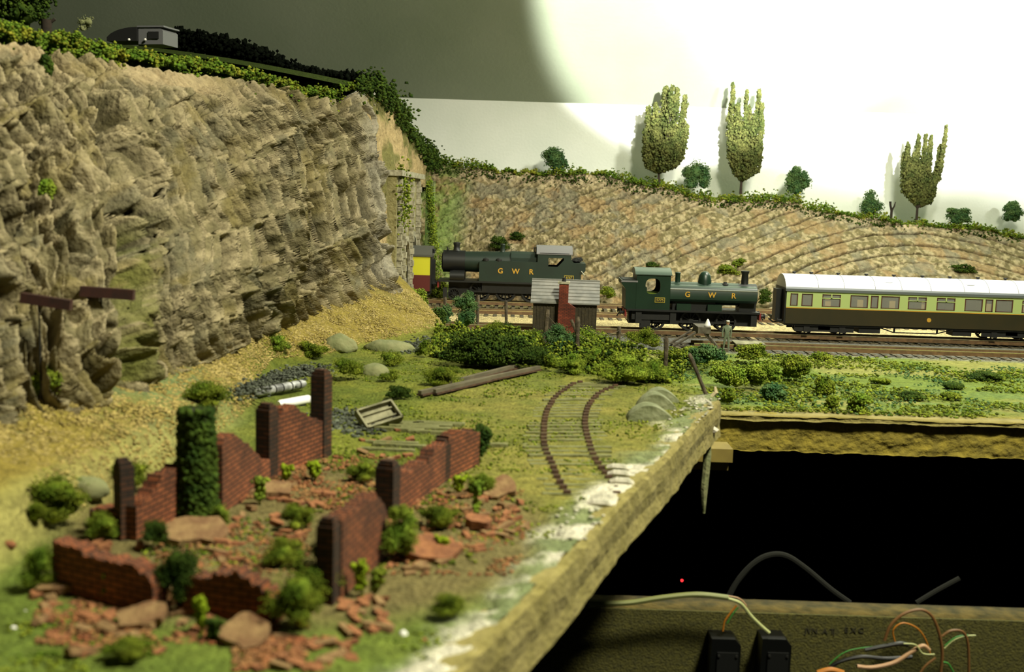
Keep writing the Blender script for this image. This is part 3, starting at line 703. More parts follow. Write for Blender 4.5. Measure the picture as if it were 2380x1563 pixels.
# hedge on the plateau skyline, its shade put into the foam colour
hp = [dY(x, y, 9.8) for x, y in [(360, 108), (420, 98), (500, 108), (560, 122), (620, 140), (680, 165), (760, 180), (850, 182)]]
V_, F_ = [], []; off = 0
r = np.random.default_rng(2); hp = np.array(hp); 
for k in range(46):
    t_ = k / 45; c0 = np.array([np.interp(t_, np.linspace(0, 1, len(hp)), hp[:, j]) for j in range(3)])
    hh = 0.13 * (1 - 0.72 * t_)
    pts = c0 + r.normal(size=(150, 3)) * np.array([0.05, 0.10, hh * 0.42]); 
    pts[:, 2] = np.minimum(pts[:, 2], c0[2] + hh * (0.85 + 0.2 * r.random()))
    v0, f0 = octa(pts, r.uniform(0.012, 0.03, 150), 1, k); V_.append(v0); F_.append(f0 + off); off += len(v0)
props(fast('skyline_hedge', np.concatenate(V_), np.concatenate(F_), M_leafshade), 'long green hedge painted shadow dark on the skyline behind the cliff top', 'hedge')
MBh = MB()
# big tree at the top left corner, only its lower crown in view
tr = thing('tree', 'large dark leafy tree above the cliff in the top left corner', 'tree', tuple(dY(55, 62, 6.2)))
Vt, Ft = bush_mesh(0.52, 0.5, 0.5, 2600, 0.022, 3, 12); o = fast('crown', Vt, Ft, M_leafd, tr); o.location = (-0.06, 0, -0.03)
MB().cyl((0, 0, -0.15), (0, 0, 0.15), 0.03, 0.02, 8).obj('trunk', M_bark, tr)
# little things on the skyline: stump, rounded rock
P_ = Vector(dY(107, 68, 6.0)); t = thing('tree_stump', 'short cut tree stump at the foot of the corner tree', 'stump', tuple(P_ + Vector((0, 0, -0.08))))
MB().cyl((0, 0, 0), (0.005, 0, 0.13), 0.024, 0.03, 10).obj('stump_trunk', M_bark, t, True); MB().cyl((0.01, 0, 0.11), (0.05, 0, 0.135), 0.012, 0.008, 8).obj('cut_branch', M_bark, t)
V, F = bush_mesh(0.12, 0.09, 0.1, 60, 0.008, 33, 3); o = fast('boulder', V, F, M_boulder); o.location = dY(205, 78, 6.4); props(o, 'small grey boulder on the cliff top left of the van', 'boulder')

# van / lorry on the plateau
def van():
    P_ = Vector(dY(326, 104, 7.4)); t = thing('van', 'dark hooded grey van parked on the cliff top', 'van', tuple(P_), math.radians(-14))
    m = MB(); m.prism([(-0.0, 0.0), (0.18, 0.0), (0.18, 0.085), (0.165, 0.10), (0.012, 0.11), (0, 0.10)], 'y', -0.02, 0.16); m.obj('cab_body', M_van, t)
    m = MB(); pr = [(-0.23, 0.02)] + [(-0.23 + 0.225 * i / 8, 0.045 + 0.065 * math.sin(math.pi / 2 * (i / 8) ** 0.7)) for i in range(9)] + [(-0.005, 0.02)]
    m.prism(pr, 'y', -0.03, 0.16); m.obj('hood_cover', M_vdark, t, True)
    o = MB().box(0.075, 0.15, -0.028, -0.018, 0.035, 0.08).obj('side_window', M_vdark, t)
    MB().box(-0.005, 0.19, -0.028, 0.165, 0.108, 0.118).obj('roof_rack', M_van, t)
    for x in (-0.06, 0.06): MB().lathe([(0.001, 0), (0.008, 0.003), (0.008, 0.012), (0.002, 0.018)], (x, -0.035, 0.02), 8).obj('marker_lamp', M_white, t)
van()

# bushes on the ridge, against the backscene
def rb(px, py, w_, h_, m, lab, lobes=7):
    P_ = Vector(dY(px, py, 13.78)); bush(px, py, w_, h_, m, lab, where=P_, n=1500, lobes=lobes, depth=0.6, cs=0.015)
rb(1287, 408, 76, 60, M_leafbl, 'round blue green bush on the hill ridge left of the tall trees')
rb(1616, 448, 60, 70, M_leafbl, 'ragged blue green bush between the two tallest poplars')
rb(1851, 462, 66, 88, M_leafbl, 'tall top heavy green bush right of the second poplar')
rb(2022, 508, 62, 62, M_leafbl, 'rounded green bush beside the small twig stump')
rb(2225, 522, 62, 42, M_leafbl, 'low green bush right of the smallest poplar')
rb(2348, 520, 54, 58, M_leafbl, 'green bush on the hill ridge at the right edge')
bush(985, 405, 72, 74, M_leafd, 'dark green bush where the tunnel ridge meets the far hill', where=Vector(dY(985, 405, 12.9)), n=1500, cs=0.016, lobes=7)
def poplar(base, tips, label, wid=10):
    B = dY(base[0], base[1], 13.62); t = thing('poplar_tree', label, 'tree', tuple(B)); k = 13.62 / FPX
    r = np.random.default_rng(base[0]); pts = []; szs = []; tm_ = MB()
    fork = np.array([0, 0, 20 * k])
    for (x, y, rad) in tips:
        tip = dY(x, y, 13.62 + r.uniform(-0.05, 0.05)) - B
        mid = np.array([tip[0] * 0.82, tip[1] * 0.7, tip[2] * 0.42])
        ctrl = [fork * 0.8, mid * 0.5 + fork * 0.45, mid, tip * 0.75 + mid * 0.25 * np.array([1, 1, 0.5]), tip]
        ctrl[3][2] = tip[2] * 0.78
        tt_ = np.linspace(0, 1, 46); cp = np.stack([np.interp(tt_, [0, .2, .45, .75, 1], [c_[j] for c_ in ctrl]) for j in range(3)], 1)
        tm_.tube([tuple(c_) for c_ in cp[::5]], [0.012 * (1 - 0.85 * i_ / 9) + 0.002 for i_ in range(len(cp[::5]))], 6)
        for q, c_ in zip(tt_, cp):
            if q < 0.09: continue
            R_ = rad * k * (0.2 + 1.0 * math.sin(min(1, (q - 0.08) * 1.5) * 1.57)) * (1 - 0.66 * max(0, q - 0.5) / 0.5) * (0.75 + 0.5 * r.random())
            n_ = 17; g = r.normal(size=(n_, 3)); g /= np.linalg.norm(g, axis=1)[:, None]
            pts.append(c_ + g * R_ * np.array([1, 0.8, 1]) * r.random((n_, 1)) ** 0.4); szs.append(r.uniform(0.010, 0.024, n_))
    V, F = octa(np.concatenate(pts), np.concatenate(szs), 1.2, base[0]); fast('crown', V, F, M_pop, t)
    tm_.cyl((0, 0, -0.06), tuple(fork * 1.02), 0.018, 0.013, 8); tm_.obj('trunk', M_bark, t, True)
poplar((1531, 420), [(1508, 250, 13), (1524, 245, 14), (1548, 205, 15), (1562, 203, 15), (1575, 208, 10), (1593, 225, 12), (1597, 292, 9), (1500, 302, 10), (1503, 335, 10), (1588, 250, 10), (1540, 262, 17), (1555, 290, 18), (1525, 300, 16), (1572, 320, 15), (1515, 330, 13), (1546, 330, 18), (1584, 318, 11)], 'tallest broad dark poplar tree on the far hill ridge, leftmost')
poplar((1722, 440), [(1704, 196, 7), (1736, 212, 7), (1765, 212, 9), (1772, 244, 9), (1698, 242, 10), (1715, 245, 13), (1740, 250, 13), (1773, 283, 7), (1752, 270, 13), (1727, 290, 15), (1703, 300, 11), (1745, 310, 14), (1768, 332, 9), (1715, 330, 12), (1735, 340, 14)], 'slender poplar tree with spiky top on the far ridge, middle one')
poplar((2131, 500), [(2110, 335, 8), (2101, 358, 8), (2135, 315, 8), (2152, 315, 8), (2165, 318, 8), (2200, 294, 6), (2185, 340, 7), (2125, 360, 12), (2148, 365, 13), (2172, 415, 8), (2140, 380, 13), (2118, 385, 11), (2160, 390, 10)], 'smallest poplar tree with one long leaning branch, rightmost')
t = thing('twig_stump', 'tiny forked bare twig standing on the ridge left of the smallest poplar', 'twig', tuple(dY(2071, 507, 13.8)))
MB().tube([(0, 0, -0.02), (0, 0, 0.09), (-0.02, 0, 0.16), (-0.025, 0, 0.205)], [0.018, 0.016, 0.014, 0.016], 7).obj('stem', M_bark, t)
MB().tube([(0, 0, 0.09), (0.03, 0, 0.15), (0.04, 0, 0.2)], [0.014, 0.01, 0.007], 6).obj('side_branch', M_bark, t)
# small clumps on the hill face
for (px, py, w_, h_, lab) in [(1165, 578, 70, 34, 'small dark green clump on the far rock above the left locomotive'), (1200, 556, 34, 20, 'tiny green clump on the far rock face above its larger neighbour'),
        (1690, 636, 60, 26, 'olive clump on the rock face behind the right locomotive dome'), (1716, 618, 34, 22, 'olive clump highest on the rock behind the right locomotive'), (1515, 618, 36, 12, 'thin green clump just above the right locomotive cab'),
        (2240, 632, 66, 22, 'green clump on the rock face above the coach roof'), (1412, 695, 46, 36, 'round yellow green bush beside the far track left of the right locomotive'), (1776, 708, 38, 44, 'green bush between the right locomotive and the coach')]:
    P_ = hill_at(px, py); 
    if py > 680: P_ = Vector(dY(px, py, 11.75))
    bush(px, py, w_, h_, M_leaf if 'olive' in lab or 'yellow' in lab else M_leafd, lab, where=P_ + Vector((0, -0.02, -0.02)), n=340, lobes=5, cs=0.014)

# ------------------------------------------------------------------ tracks
def copyo(o, parent=None):
    c = o.copy(); COL.objects.link(c); c.parent = parent; return c
def track(name, label, y0, x0, x1, z=0.0, slope=0.0, pale=False):
    t = thing(name, label, 'railway track', (x0, y0, z), math.atan(slope)); L = x1 - x0
    for sy in (-0.0825, 0.0825):
        rl = MB().box(0, L, sy - 0.006, sy + 0.006, -0.035, -0.006).box(0, L, sy - 0.013, sy + 0.013, -0.036, -0.03).obj('rail', M_rail, t)
        o = MB().box(0, L, sy - 0.006, sy + 0.006, -0.006, 0.0).obj('rail_head', M_railtop, rl); o['label'] = 'polished rail head'
    m = MB(); n = int(L / 0.085); random.seed(int(y0 * 100))
    for i in range(n): m.box(0.03 + i * 0.085, 0.03 + i * 0.085 + 0.034, -0.155, 0.155, -0.066, -0.0495 + 0.003 * random.random())
    o = m.obj('sleeper', M_sleep, t); o['kind'] = 'stuff'; return t
track('railway_track', 'railway track carrying the left locomotive out of the tunnel', 11.15, -2.0, 8.0, 0.02)
track('railway_track', 'empty railway track between the two locomotives', 10.5, -2.0, 8.0, 0.0)
track('railway_track', 'railway track carrying the right locomotive and the coach', 9.33, -0.75, 8.0, 0.0)
track('railway_track', 'short siding track ending at the buffer stop', 8.56, 1.42, 8.0, 0.0)

# ------------------------------------------------------------------ locomotives and coaches
def text_mesh(txt, size, ext, name, m, parent, loc, rot=(math.pi / 2, 0, 0), align='CENTER'):
    cu = bpy.data.curves.new(name, 'FONT'); cu.body = txt; cu.size = size; cu.extrude = ext; cu.align_x = align; cu.align_y = 'CENTER'; cu.offset = size * 0.02
    o = bpy.data.objects.new(name + '_t', cu); COL.objects.link(o); dg = bpy.context.evaluated_depsgraph_get(); dg.update()
    me = bpy.data.meshes.new_from_object(o.evaluated_get(dg)); bpy.data.objects.remove(o); me.name = name
    me.materials.clear(); me.materials.append(m); q = bpy.data.objects.new(name, me); COL.objects.link(q); q.parent = parent; q.location = loc; q.rotation_euler = rot; return q
def wheel_mb(r, yc, x, spokes=12):
    m = MB(); n = 28
    def ring(ra, rb_, y0, y1):
        vs = []; 
        for (rad, y) in ((ra, y0), (rb_, y0), (rb_, y1), (ra, y1)):
            for i in range(n): a_ = 2 * math.pi * i / n; vs.append((x + rad * math.cos(a_), y, r + rad * math.sin(a_)))
        fs = [(k * n + i, k * n + (i + 1) % n, ((k + 1) % 4) * n + (i + 1) % n, ((k + 1) % 4) * n + i) for k in range(4) for i in range(n)]
        m.add(vs, fs)
    ring(r * 0.82, r, yc - 0.012, yc + 0.012); ring(r * 0.82, r * 1.06, yc + 0.006, yc + 0.012)
    m.cyl((x, yc - 0.014, r), (x, yc + 0.012, r), r * 0.2, n=12)
    for i in range(spokes):
        a_ = 2 * math.pi * i / spokes; m.cyl((x, yc, r), (x + 0.85 * r * math.cos(a_), yc, r + 0.85 * r * math.sin(a_)), 0.006, n=5, cap=False)
    return m
def wheelset(t, x, r, m=M_under):
    for yc in (-0.085, 0.085):
        mb = wheel_mb(r, -0.085, x) if yc < 0 else wheel_mb(r, 0.085, x)
        mb.obj('wheel', m, t)
def bend(mb):
    return mb
def plate(t, x, y, z, w_=0.085, h_=0.042, digits='5775'):
    b_ = MB(); b_.box(x - w_ / 2, x + w_ / 2, y - 0.006, y, z - h_ / 2, z + h_ / 2); o = b_.obj('number_plate', M_brass, t); o['label'] = 'brass edged number plate'
    MB().box(x - w_ / 2 + 0.005, x + w_ / 2 - 0.005, y - 0.008, y - 0.005, z - h_ / 2 + 0.005, z + h_ / 2 - 0.005).obj('plate_field', M_black, o)
    text_mesh(digits, h_ * 0.72, 0.001, 'plate_number', M_brass, o, (x, y - 0.010, z))

def pannier():
    X0 = dY(1443, 700, 9.18)[0]
    t = thing('tank_locomotive', 'dark green pannier tank locomotive pulling the coach, big round dome', 'locomotive', (float(X0), 9.33, 0.0))
    g = M_green
    # running plate and frames
    MB().box(0.05, 1.17, -0.165, 0.165, 0.165, 0.18).obj('running_plate', M_black, t)
    MB().box(0.08, 1.14, -0.065, 0.065, 0.05, 0.165).box(0.1, 0.42, -0.13, 0.13, 0.09, 0.165).obj('frame', M_under, t)
    for xb, sg in ((0.045, -1), (1.175, 1)):
        o = MB().box(xb - 0.008, xb + 0.008, -0.15, 0.15, 0.115, 0.172).obj('buffer_beam', M_red, t)
        for yb_ in (-0.11, 0.11):
            MB().cyl((xb, yb_, 0.145), (xb + sg * 0.04, yb_, 0.145), 0.012, n=10).cyl((xb + sg * 0.04, yb_, 0.145), (xb + sg * 0.047, yb_, 0.145), 0.024, n=14).obj('buffer', M_under, o)
        MB().tube([(xb + sg * 0.01, 0, 0.14), (xb + sg * 0.04, 0, 0.13), (xb + sg * 0.06, 0, 0.1)], 0.006, 6).obj('coupling', M_under, o)
    for x in (0.30, 0.60, 0.90): wheelset(t, x, 0.088)
    MB().box(0.28, 0.92, -0.112, -0.102, 0.07, 0.085).obj('coupling_rod', M_under, t)
    for x in (0.13, 0.42, 1.10): MB().box(x, x + 0.05, -0.15, -0.12, 0.06, 0.165).obj('step', M_under, t)
    MB().box(0.17, 0.26, -0.12, -0.09, 0.02, 0.1).obj('guard_iron', M_under, t)
    # bunker with flared top
    MB().prism([(0.04, 0.18), (0.125, 0.18), (0.125, 0.42), (0.0, 0.42), (0.0, 0.39), (0.035, 0.345)], 'y', -0.155, 0.155).obj('bunker', g, t)
    MB().box(0.012, 0.125, -0.14, 0.14, 0.41, 0.425).obj('coal', M_under, t)
    o = MB().box(-0.004, 0.135, -0.16, -0.15, 0.405, 0.418).obj('bunker_rail', M_roofg, t)
    # cab with a see-through opening
    cab = MB()
    x0, x1, zt = 0.125, 0.41, 0.475
    wx0, wx1, wz0, wz1 = 0.20, 0.325, 0.31, 0.44
    for y0, y1 in ((-0.158, -0.146), (0.146, 0.158)):
        n = 16; cx, cz, rx, rz = (wx0 + wx1) / 2, (wz0 + wz1) / 2, (wx1 - wx0) / 2, (wz1 - wz0) / 2
        inn = [(cx + rx * (abs(math.cos(a_)) ** .7) * (1 if math.cos(a_) > 0 else -1), cz + rz * (abs(math.sin(a_)) ** .7) * (1 if math.sin(a_) > 0 else -1)) for a_ in [2 * math.pi * i / 32 for i in range(32)]]
        out = []
        for i in range(32):
            a_ = 2 * math.pi * i / 32; c_, s_ = math.cos(a_), math.sin(a_); k = max(abs(c_), abs(s_)); c_, s_ = c_ / k, s_ / k
            out.append((x1 if c_ > 0.999 else x0 if c_ < -0.999 else cx + c_ * (x1 - cx if c_ > 0 else cx - x0), zt if s_ > 0.999 else 0.18 if s_ < -0.999 else cz + s_ * (zt - cz if s_ > 0 else cz - 0.18)))
        for i in range(32):
            j = (i + 1) % 32; cab.prism([inn[i], inn[j], out[j], out[i]], 'y', y0, y1)
    cab.box(x0, x0 + 0.01, -0.15, 0.15, 0.18, 0.47).box(x1 - 0.01, x1, -0.15, 0.15, 0.18, 0.47)
    cab.box(0.17, 0.22, -0.10, 0.0, 0.3, 0.36)
    c_ = cab.obj('cab', g, t)
    MB().box(x0 + 0.02, x1 - 0.02, -0.12, 0.12, 0.3, 0.31).obj('cab_interior', M_leafb, c_)['label'] = 'light green interior'
    prof = [(-0.168, 0.468), (-0.168, 0.476)] + [(0.168 * math.sin(a_), 0.44 + 0.085 * math.cos(a_)) for a_ in [math.radians(d) for d in range(-65, 66, 10)]] + [(0.168, 0.476), (0.168, 0.468)]
    MB().prism(prof, 'x', 0.112, 0.42).obj('cab_roof', M_roofb, c_, True)['label'] = 'shiny rounded roof'
    # tanks
    tp_ = [(-0.16, 0.275), (-0.16, 0.355), (-0.15, 0.375), (-0.125, 0.388), (-0.075, 0.392), (-0.07, 0.34), (-0.07, 0.26), (-0.14, 0.255)]
    MB().prism(tp_, 'x', 0.41, 1.14).obj('pannier_tank', g, t, True)
    MB().prism([(-p, q) for p, q in tp_][::-1], 'x', 0.41, 1.14).obj('pannier_tank', g, t, True)
    MB().box(0.41, 1.14, -0.163, -0.158, 0.352, 0.358).obj('handrail', M_steel, t)
    MB().cyl((0.41, 0, 0.315), (1.0, 0, 0.315), 0.095, n=28).obj('boiler', g, t, True)
    MB().cyl((1.0, 0, 0.31), (1.155, 0, 0.31), 0.1, n=28).cyl((1.155, 0, 0.31), (1.165, 0, 0.31), 0.085, 0.06, n=28).box(1.01, 1.15, -0.08, 0.08, 0.18, 0.28).obj('smokebox', M_black, t, True)
    MB().box(0.44, 0.8, -0.11, 0.11, 0.18, 0.262).obj('firebox', M_black, t)
    for x in (0.47, 0.73): MB().box(x, x + 0.12, -0.155, -0.12, 0.18, 0.235).obj('splasher', g, t)
    MB().lathe([(0.035, 0), (0.031, 0.02), (0.028, 0.1), (0.036, 0.118), (0.036, 0.128), (0.022, 0.13)], (1.06, 0, 0.39), 20).obj('chimney', M_black, t, True)
    MB().lathe([(0.075, 0), (0.06, 0.01), (0.056, 0.05), (0.05, 0.09), (0.033, 0.118), (0.012, 0.13)], (0.72, 0, 0.375), 24).obj('dome', g, t, True)
    MB().lathe([(0.028, 0), (0.022, 0.02), (0.022, 0.09), (0.026, 0.1), (0.02, 0.105)], (0.49, 0, 0.385), 16).obj('safety_valve', g, t, True)
    MB().lathe([(0.03, 0), (0.03, 0.012), (0.016, 0.02), (0.016, 0.03)], (0.89, -0.03, 0.39), 12).tube([(0.8, 0, 0.41), (0.84, -0.01, 0.405), (0.89, -0.03, 0.405), (0.95, 0, 0.395)], 0.004, 5).obj('top_feed', M_under, t)
    for ch, x in zip('GWR', (0.555, 0.76, 0.94)): text_mesh(ch, 0.062, 0.0015, 'lettering', M_gold, t, (x, -0.163, 0.315))['label'] = 'gold letter ' + ch
    plate(t, 0.325, -0.158, 0.262)
    return t
pannier()

def prairie():
    k = 11.0 / FPX; X0 = dY(1018, 655, 10.99)[0]
    def lx(px): return (px - 1018) * k
    t = thing('tank_locomotive', 'long dark green side tank locomotive with grey cab roof by the tunnel', 'locomotive', (float(X0), 11.15, 0.02))
    g = M_green2; dz = 0
    L = lx(1360)
    MB().box(0.0, L, -0.165, 0.165, 0.19, 0.208).obj('running_plate', M_black, t)
    MB().box(0.1, L - 0.05, -0.06, 0.06, 0.06, 0.19).box(lx(1120), lx(1250), -0.12, 0.12, 0.1, 0.19).obj('frame', M_under, t)
    for xb, sg in ((0.0, -1), (L, 1)):
        o = MB().box(xb - 0.008, xb + 0.008, -0.15, 0.15, 0.13, 0.195).obj('buffer_beam', M_red, t)
        for yb_ in (-0.11, 0.11):
            MB().cyl((xb, yb_, 0.165), (xb + sg * 0.04, yb_, 0.165), 0.013, n=10).cyl((xb + sg * 0.04, yb_, 0.165), (xb + sg * 0.048, yb_, 0.165), 0.027, n=14).obj('buffer', M_under, o)
    wheelset(t, 0.16, 0.062); wheelset(t, L - 0.22, 0.062)
    for x in (0.42, 0.68, 0.94): wheelset(t, x, 0.105)
    MB().box(0.28, 0.96, -0.118, -0.105, 0.09, 0.107).obj('coupling_rod', M_under, t)
    MB().box(0.05, 0.09, -0.14, -0.1, 0.02, 0.13).obj('guard_iron', M_under, t)
    # smokebox, boiler, firebox
    cz = 0.39
    MB().cyl((lx(1027), 0, cz), (lx(1079), 0, cz), 0.112, n=28).cyl((lx(1024), 0, cz), (lx(1027), 0, cz), 0.08, 0.1, n=28).box(lx(1050), lx(1079), -0.07, 0.07, 0.208, 0.32).obj('smokebox', M_black, t, True)
    MB().cyl((lx(1079), 0, cz), (lx(1190), 0, cz + 0.005), 0.103, 0.112, n=28).obj('boiler', g, t, True)
    MB().prism([(-0.12, 0.25), (-0.12, 0.45), (-0.09, 0.49), (-0.05, 0.508), (0.05, 0.508), (0.09, 0.49), (0.12, 0.45), (0.12, 0.25)], 'x', lx(1186), lx(1250)).obj('firebox', g, t)
    MB().cyl((lx(1045), -0.13, 0.25), (lx(1079), -0.13, 0.25), 0.05, n=18).box(lx(1045), lx(1079), -0.13, 0, 0.215, 0.3).obj('cylinder', M_black, t, True); MB().cyl((lx(1045), 0.13, 0.25), (lx(1079), 0.13, 0.25), 0.05, n=18).obj('cylinder', M_black, t, True)
    tank = [(lx(1113), 0.208), (lx(1250), 0.208), (lx(1250), 0.415), (lx(1150), 0.415), (lx(1113), 0.405)]
    for y0, y1 in ((-0.165, -0.11), (0.11, 0.165)):
        MB().prism(tank, 'y', y0, y1).obj('side_tank', g, t)
    for x in (1128, 1158): MB().lathe([(0.03, 0), (0.03, 0.02), (0.01, 0.03)], (lx(x), -0.14, 0.412), 12).obj('filler_cap', M_under, t)
    MB().lathe([(0.045, 0), (0.034, 0.015), (0.03, 0.05), (0.038, 0.075), (0.036, 0.085), (0.022, 0.088)], (lx(1058), 0, 0.495), 18).obj('chimney', M_black, t, True)
    MB().lathe([(0.032, 0), (0.024, 0.02), (0.022, 0.07), (0.027, 0.08), (0.022, 0.088)], (lx(1166), 0, 0.492), 16).obj('safety_valve', g, t, True)
    MB().tube([(lx(1040), -0.1, 0.50), (lx(1040), -0.02, 0.515), (lx(1040), 0.0, 0.52)], 0.005, 6).lathe([(0.008, 0), (0.008, 0.03)], (lx(1036), 0, 0.50), 8).obj('lamp_iron', M_under, t)
    for x in (1240, 1244): MB().lathe([(0.006, 0), (0.006, 0.05), (0.003, 0.055)], (lx(x), -0.03, 0.505), 8).obj('whistle', M_under, t)
    # cab
    x0, x1 = lx(1248), lx(1326); wx0, wx1, wz0, wz1 = lx(1273), lx(1309), 0.375, 0.462
    cab = MB()
    for y0, y1 in ((-0.166, -0.154), (0.154, 0.166)):
        cab.box(x0, wx0, y0, y1, 0.208, 0.50).box(wx1, x1, y0, y1, 0.208, 0.50).box(wx0, wx1, y0, y1, 0.208, wz0).box(wx0, wx1, y0, y1, wz1, 0.50)
        cab.prism([(wx1 - 0.06, wz0), (wx1, wz0), (wx1, wz1 - 0.02)], 'y', y0, y1)
    cab.box(x1 - 0.01, x1, -0.16, 0.16, 0.208, 0.36).box(x0, x0 + 0.01, -0.16, 0.16, 0.3, 0.36)
    c_ = cab.obj('cab', g, t)
    prof = [(-0.172, 0.496), (-0.172, 0.504), (-0.14, 0.54), (-0.09, 0.568), (-0.03, 0.58), (0.03, 0.58), (0.09, 0.568), (0.14, 0.54), (0.172, 0.504), (0.172, 0.496)]
    MB().prism(prof, 'x', x0 - 0.012, x1 + 0.012).obj('cab_roof', M_roofg, c_, True)['label'] = 'plain grey roof'
    MB().box(x0 + 0.02, x1 - 0.02, -0.172, -0.166, 0.505, 0.511).obj('rain_strip', M_under, c_)
    MB().prism([(x1, 0.208), (lx(1350), 0.208), (lx(1350), 0.30), (lx(1360), 0.34), (lx(1360), 0.415), (x1 + 0.03, 0.415), (x1, 0.45)], 'y', -0.16, 0.16).obj('bunker', g, t)
    V, F = bush_mesh(0.14, 0.06, 0.26, 200, 0.014, 9, 5); o = fast('coal', V, F, M_under, t); o.location = (lx(1343), 0, 0.40)
    MB().tube([(lx(1350), -0.17, 0.34), (lx(1357), -0.175, 0.30), (lx(1357), -0.175, 0.24), (lx(1351), -0.17, 0.21)], 0.005, 6).obj('handrail', M_steel, t)
    for ch, x in zip('GWR', (1162.5, 1198, 1234)): text_mesh(ch, 0.072, 0.0015, 'lettering', M_gold, t, (lx(x), -0.167, 0.315))['label'] = 'gold letter ' + ch
    plate(t, lx(1322), -0.161, 0.27, 0.095, 0.042, '6167')
    return t
prairie()

def coach():
    X0 = 2.285; t = thing('passenger_coach', 'chocolate and cream passenger coach with pale roof behind the right locomotive', 'railway coach', (X0, 9.33, 0.0))
    k = 9.15 / FPX / 3.967
    def cx(c): return (c - 170) * k
    L = 2.5; zs0, zs1 = 0.235, 0.375; w0, w1 = 0.252, 0.355
    base = [(205, 275, 'd'), (310, 412, 'w'), (500, 670, 'v'), (760, 925, 'w'), (950, 1020, 'd'), (1045, 1215, 'w'), (1295, 1465, 'v'), (1560, 1730, 'v'), (1820, 1985, 'w'), (2010, 2080, 'd'), (2105, 2265, 'w'), (2350, 2520, 'v'), (2610, 2780, 'w'), (2800, 2870, 'd')]
    wins = [(cx(a_), cx(b_), c_) for a_, b_, c_ in base]
    low = MB(); up = MB()
    for y0, y1 in ((-0.175, -0.165), (0.165, 0.175)):
        low.box(0, L, y0, y1, 0.10, zs0)
        up.box(0, L, y0, y1, zs0, w0).box(0, L, y0, y1, w1, zs1); cur = 0
        for a_, b_, c_ in wins: up.box(cur, a_, y0, y1, w0, w1); cur = b_
        up.box(cur, L, y0, y1, w0, w1)
    low.obj('lower_side', M_choc, t)['label'] = 'chocolate brown lower panels'; up.obj('upper_side', M_cream, t)['label'] = 'cream upper panels'
    MB().box(L, L + 0.012, -0.17, 0.17, 0.1, 0.4).obj('coach_end', M_black, t); MB().box(-0.012, 0, -0.17, 0.17, 0.1, 0.40).obj('coach_end', M_black, t); MB().box(-0.06, -0.012, -0.06, 0.06, 0.11, 0.38).obj('gangway', M_black, t)
    MB().box(0.01, L - 0.01, -0.16, 0.16, 0.10, 0.13).obj('coach_floor', M_inside, t)
    MB().box(0.0, L, 0.03, 0.04, 0.13, 0.37).obj('corridor_wall', M_inside, t)
    for i in range(9):
        x = 0.33 + i * 0.27
        MB().box(x, x + 0.05, -0.15, 0.03, 0.13, 0.315).obj('seat', M_seat, t)
    for a_, b_, c_ in wins:
        fr = MB(); e = 0.008
        y0, y1 = -0.178, -0.172
        fr.box(a_, a_ + e, y0, y1, w0, w1).box(b_ - e, b_, y0, y1, w0, w1).box(a_, b_, y0, y1, w0, w0 + e * .6).box(a_, b_, y0, y1, w1 - e * .6, w1)
        if c_ == 'v': pass
        o = fr.obj('window', M_wframe, t)
        gl = MB().box(a_ + 0.002, b_ - 0.002, -0.172, -0.170, w0, w1).obj('pane', GLASS, o)
        if c_ == 'v':
            mm = (a_ + b_) / 2; q = MB().box(a_, b_, -0.18, -0.172, w1 - 0.035, w1 - 0.029).box(mm - 0.005, mm + 0.005, -0.18, -0.172, w1 - 0.035, w1).obj('ventilator', M_cream, o)
    prof = [(-0.185, 0.375), (-0.185, 0.392), (-0.165, 0.43), (-0.13, 0.467), (-0.08, 0.494), (-0.03, 0.506), (0.03, 0.506), (0.08, 0.494), (0.13, 0.467), (0.165, 0.43), (0.185, 0.392), (0.185, 0.375)]
    rf = MB().prism(prof, 'x', -0.01, L + 0.01).obj('roof', M_croof, t, True); rf['label'] = 'pale grey curved roof'
    MB().prism([(-0.189, 0.374), (-0.189, 0.395), (-0.178, 0.41), (-0.17, 0.41), (-0.18, 0.39), (-0.18, 0.374)], 'x', -0.012, L + 0.012).obj('gutter', M_croofs, rf)
    for c_ in (290, 450, 705, 970, 1230, 1500, 1760, 2025, 2285, 2560, 2820):
        MB().lathe([(0.01, 0), (0.01, 0.014), (0.018, 0.016), (0.016, 0.026)], (cx(c_), 0.05, 0.498), 10).obj('roof_ventilator', M_black, rf)
    for c_ in (1120, 1880):
        pts = [(cx(c_) + 0.045 * math.copysign(abs(math.cos(a_)) ** .6, math.cos(a_)), -0.10 + 0.03 * math.copysign(abs(math.sin(a_)) ** .6, math.sin(a_)), 0) for a_ in [2 * math.pi * i / 24 for i in range(25)]]
        pts = [(x, y, 0.488 - (abs(y) - 0.08) * 0.5) for x, y, z in pts]
        MB().tube(pts, 0.005, 5).obj('filler_ring', M_croofs, rf)
    for c_ in (460, 700, 985, 1230, 1500, 1810, 2040, 2310):
        MB().tube([(cx(c_), y, z + 0.0015) for y, z in prof[1:7]], 0.0022, 4).obj('roof_seam', M_croofs, rf)
    MB().box(0, L, -0.178, -0.172, 0.232, 0.239).obj('waist_line', M_gold, t)
    MB().cyl((cx(1500), -0.180, 0.165), (cx(1500), -0.175, 0.165), 0.018, n=16).obj('crest', M_gold, t)['label'] = 'small gold crest'
    # underframe
    MB().box(0, L, -0.16, 0.16, 0.085, 0.10).obj('solebar', M_under, t)
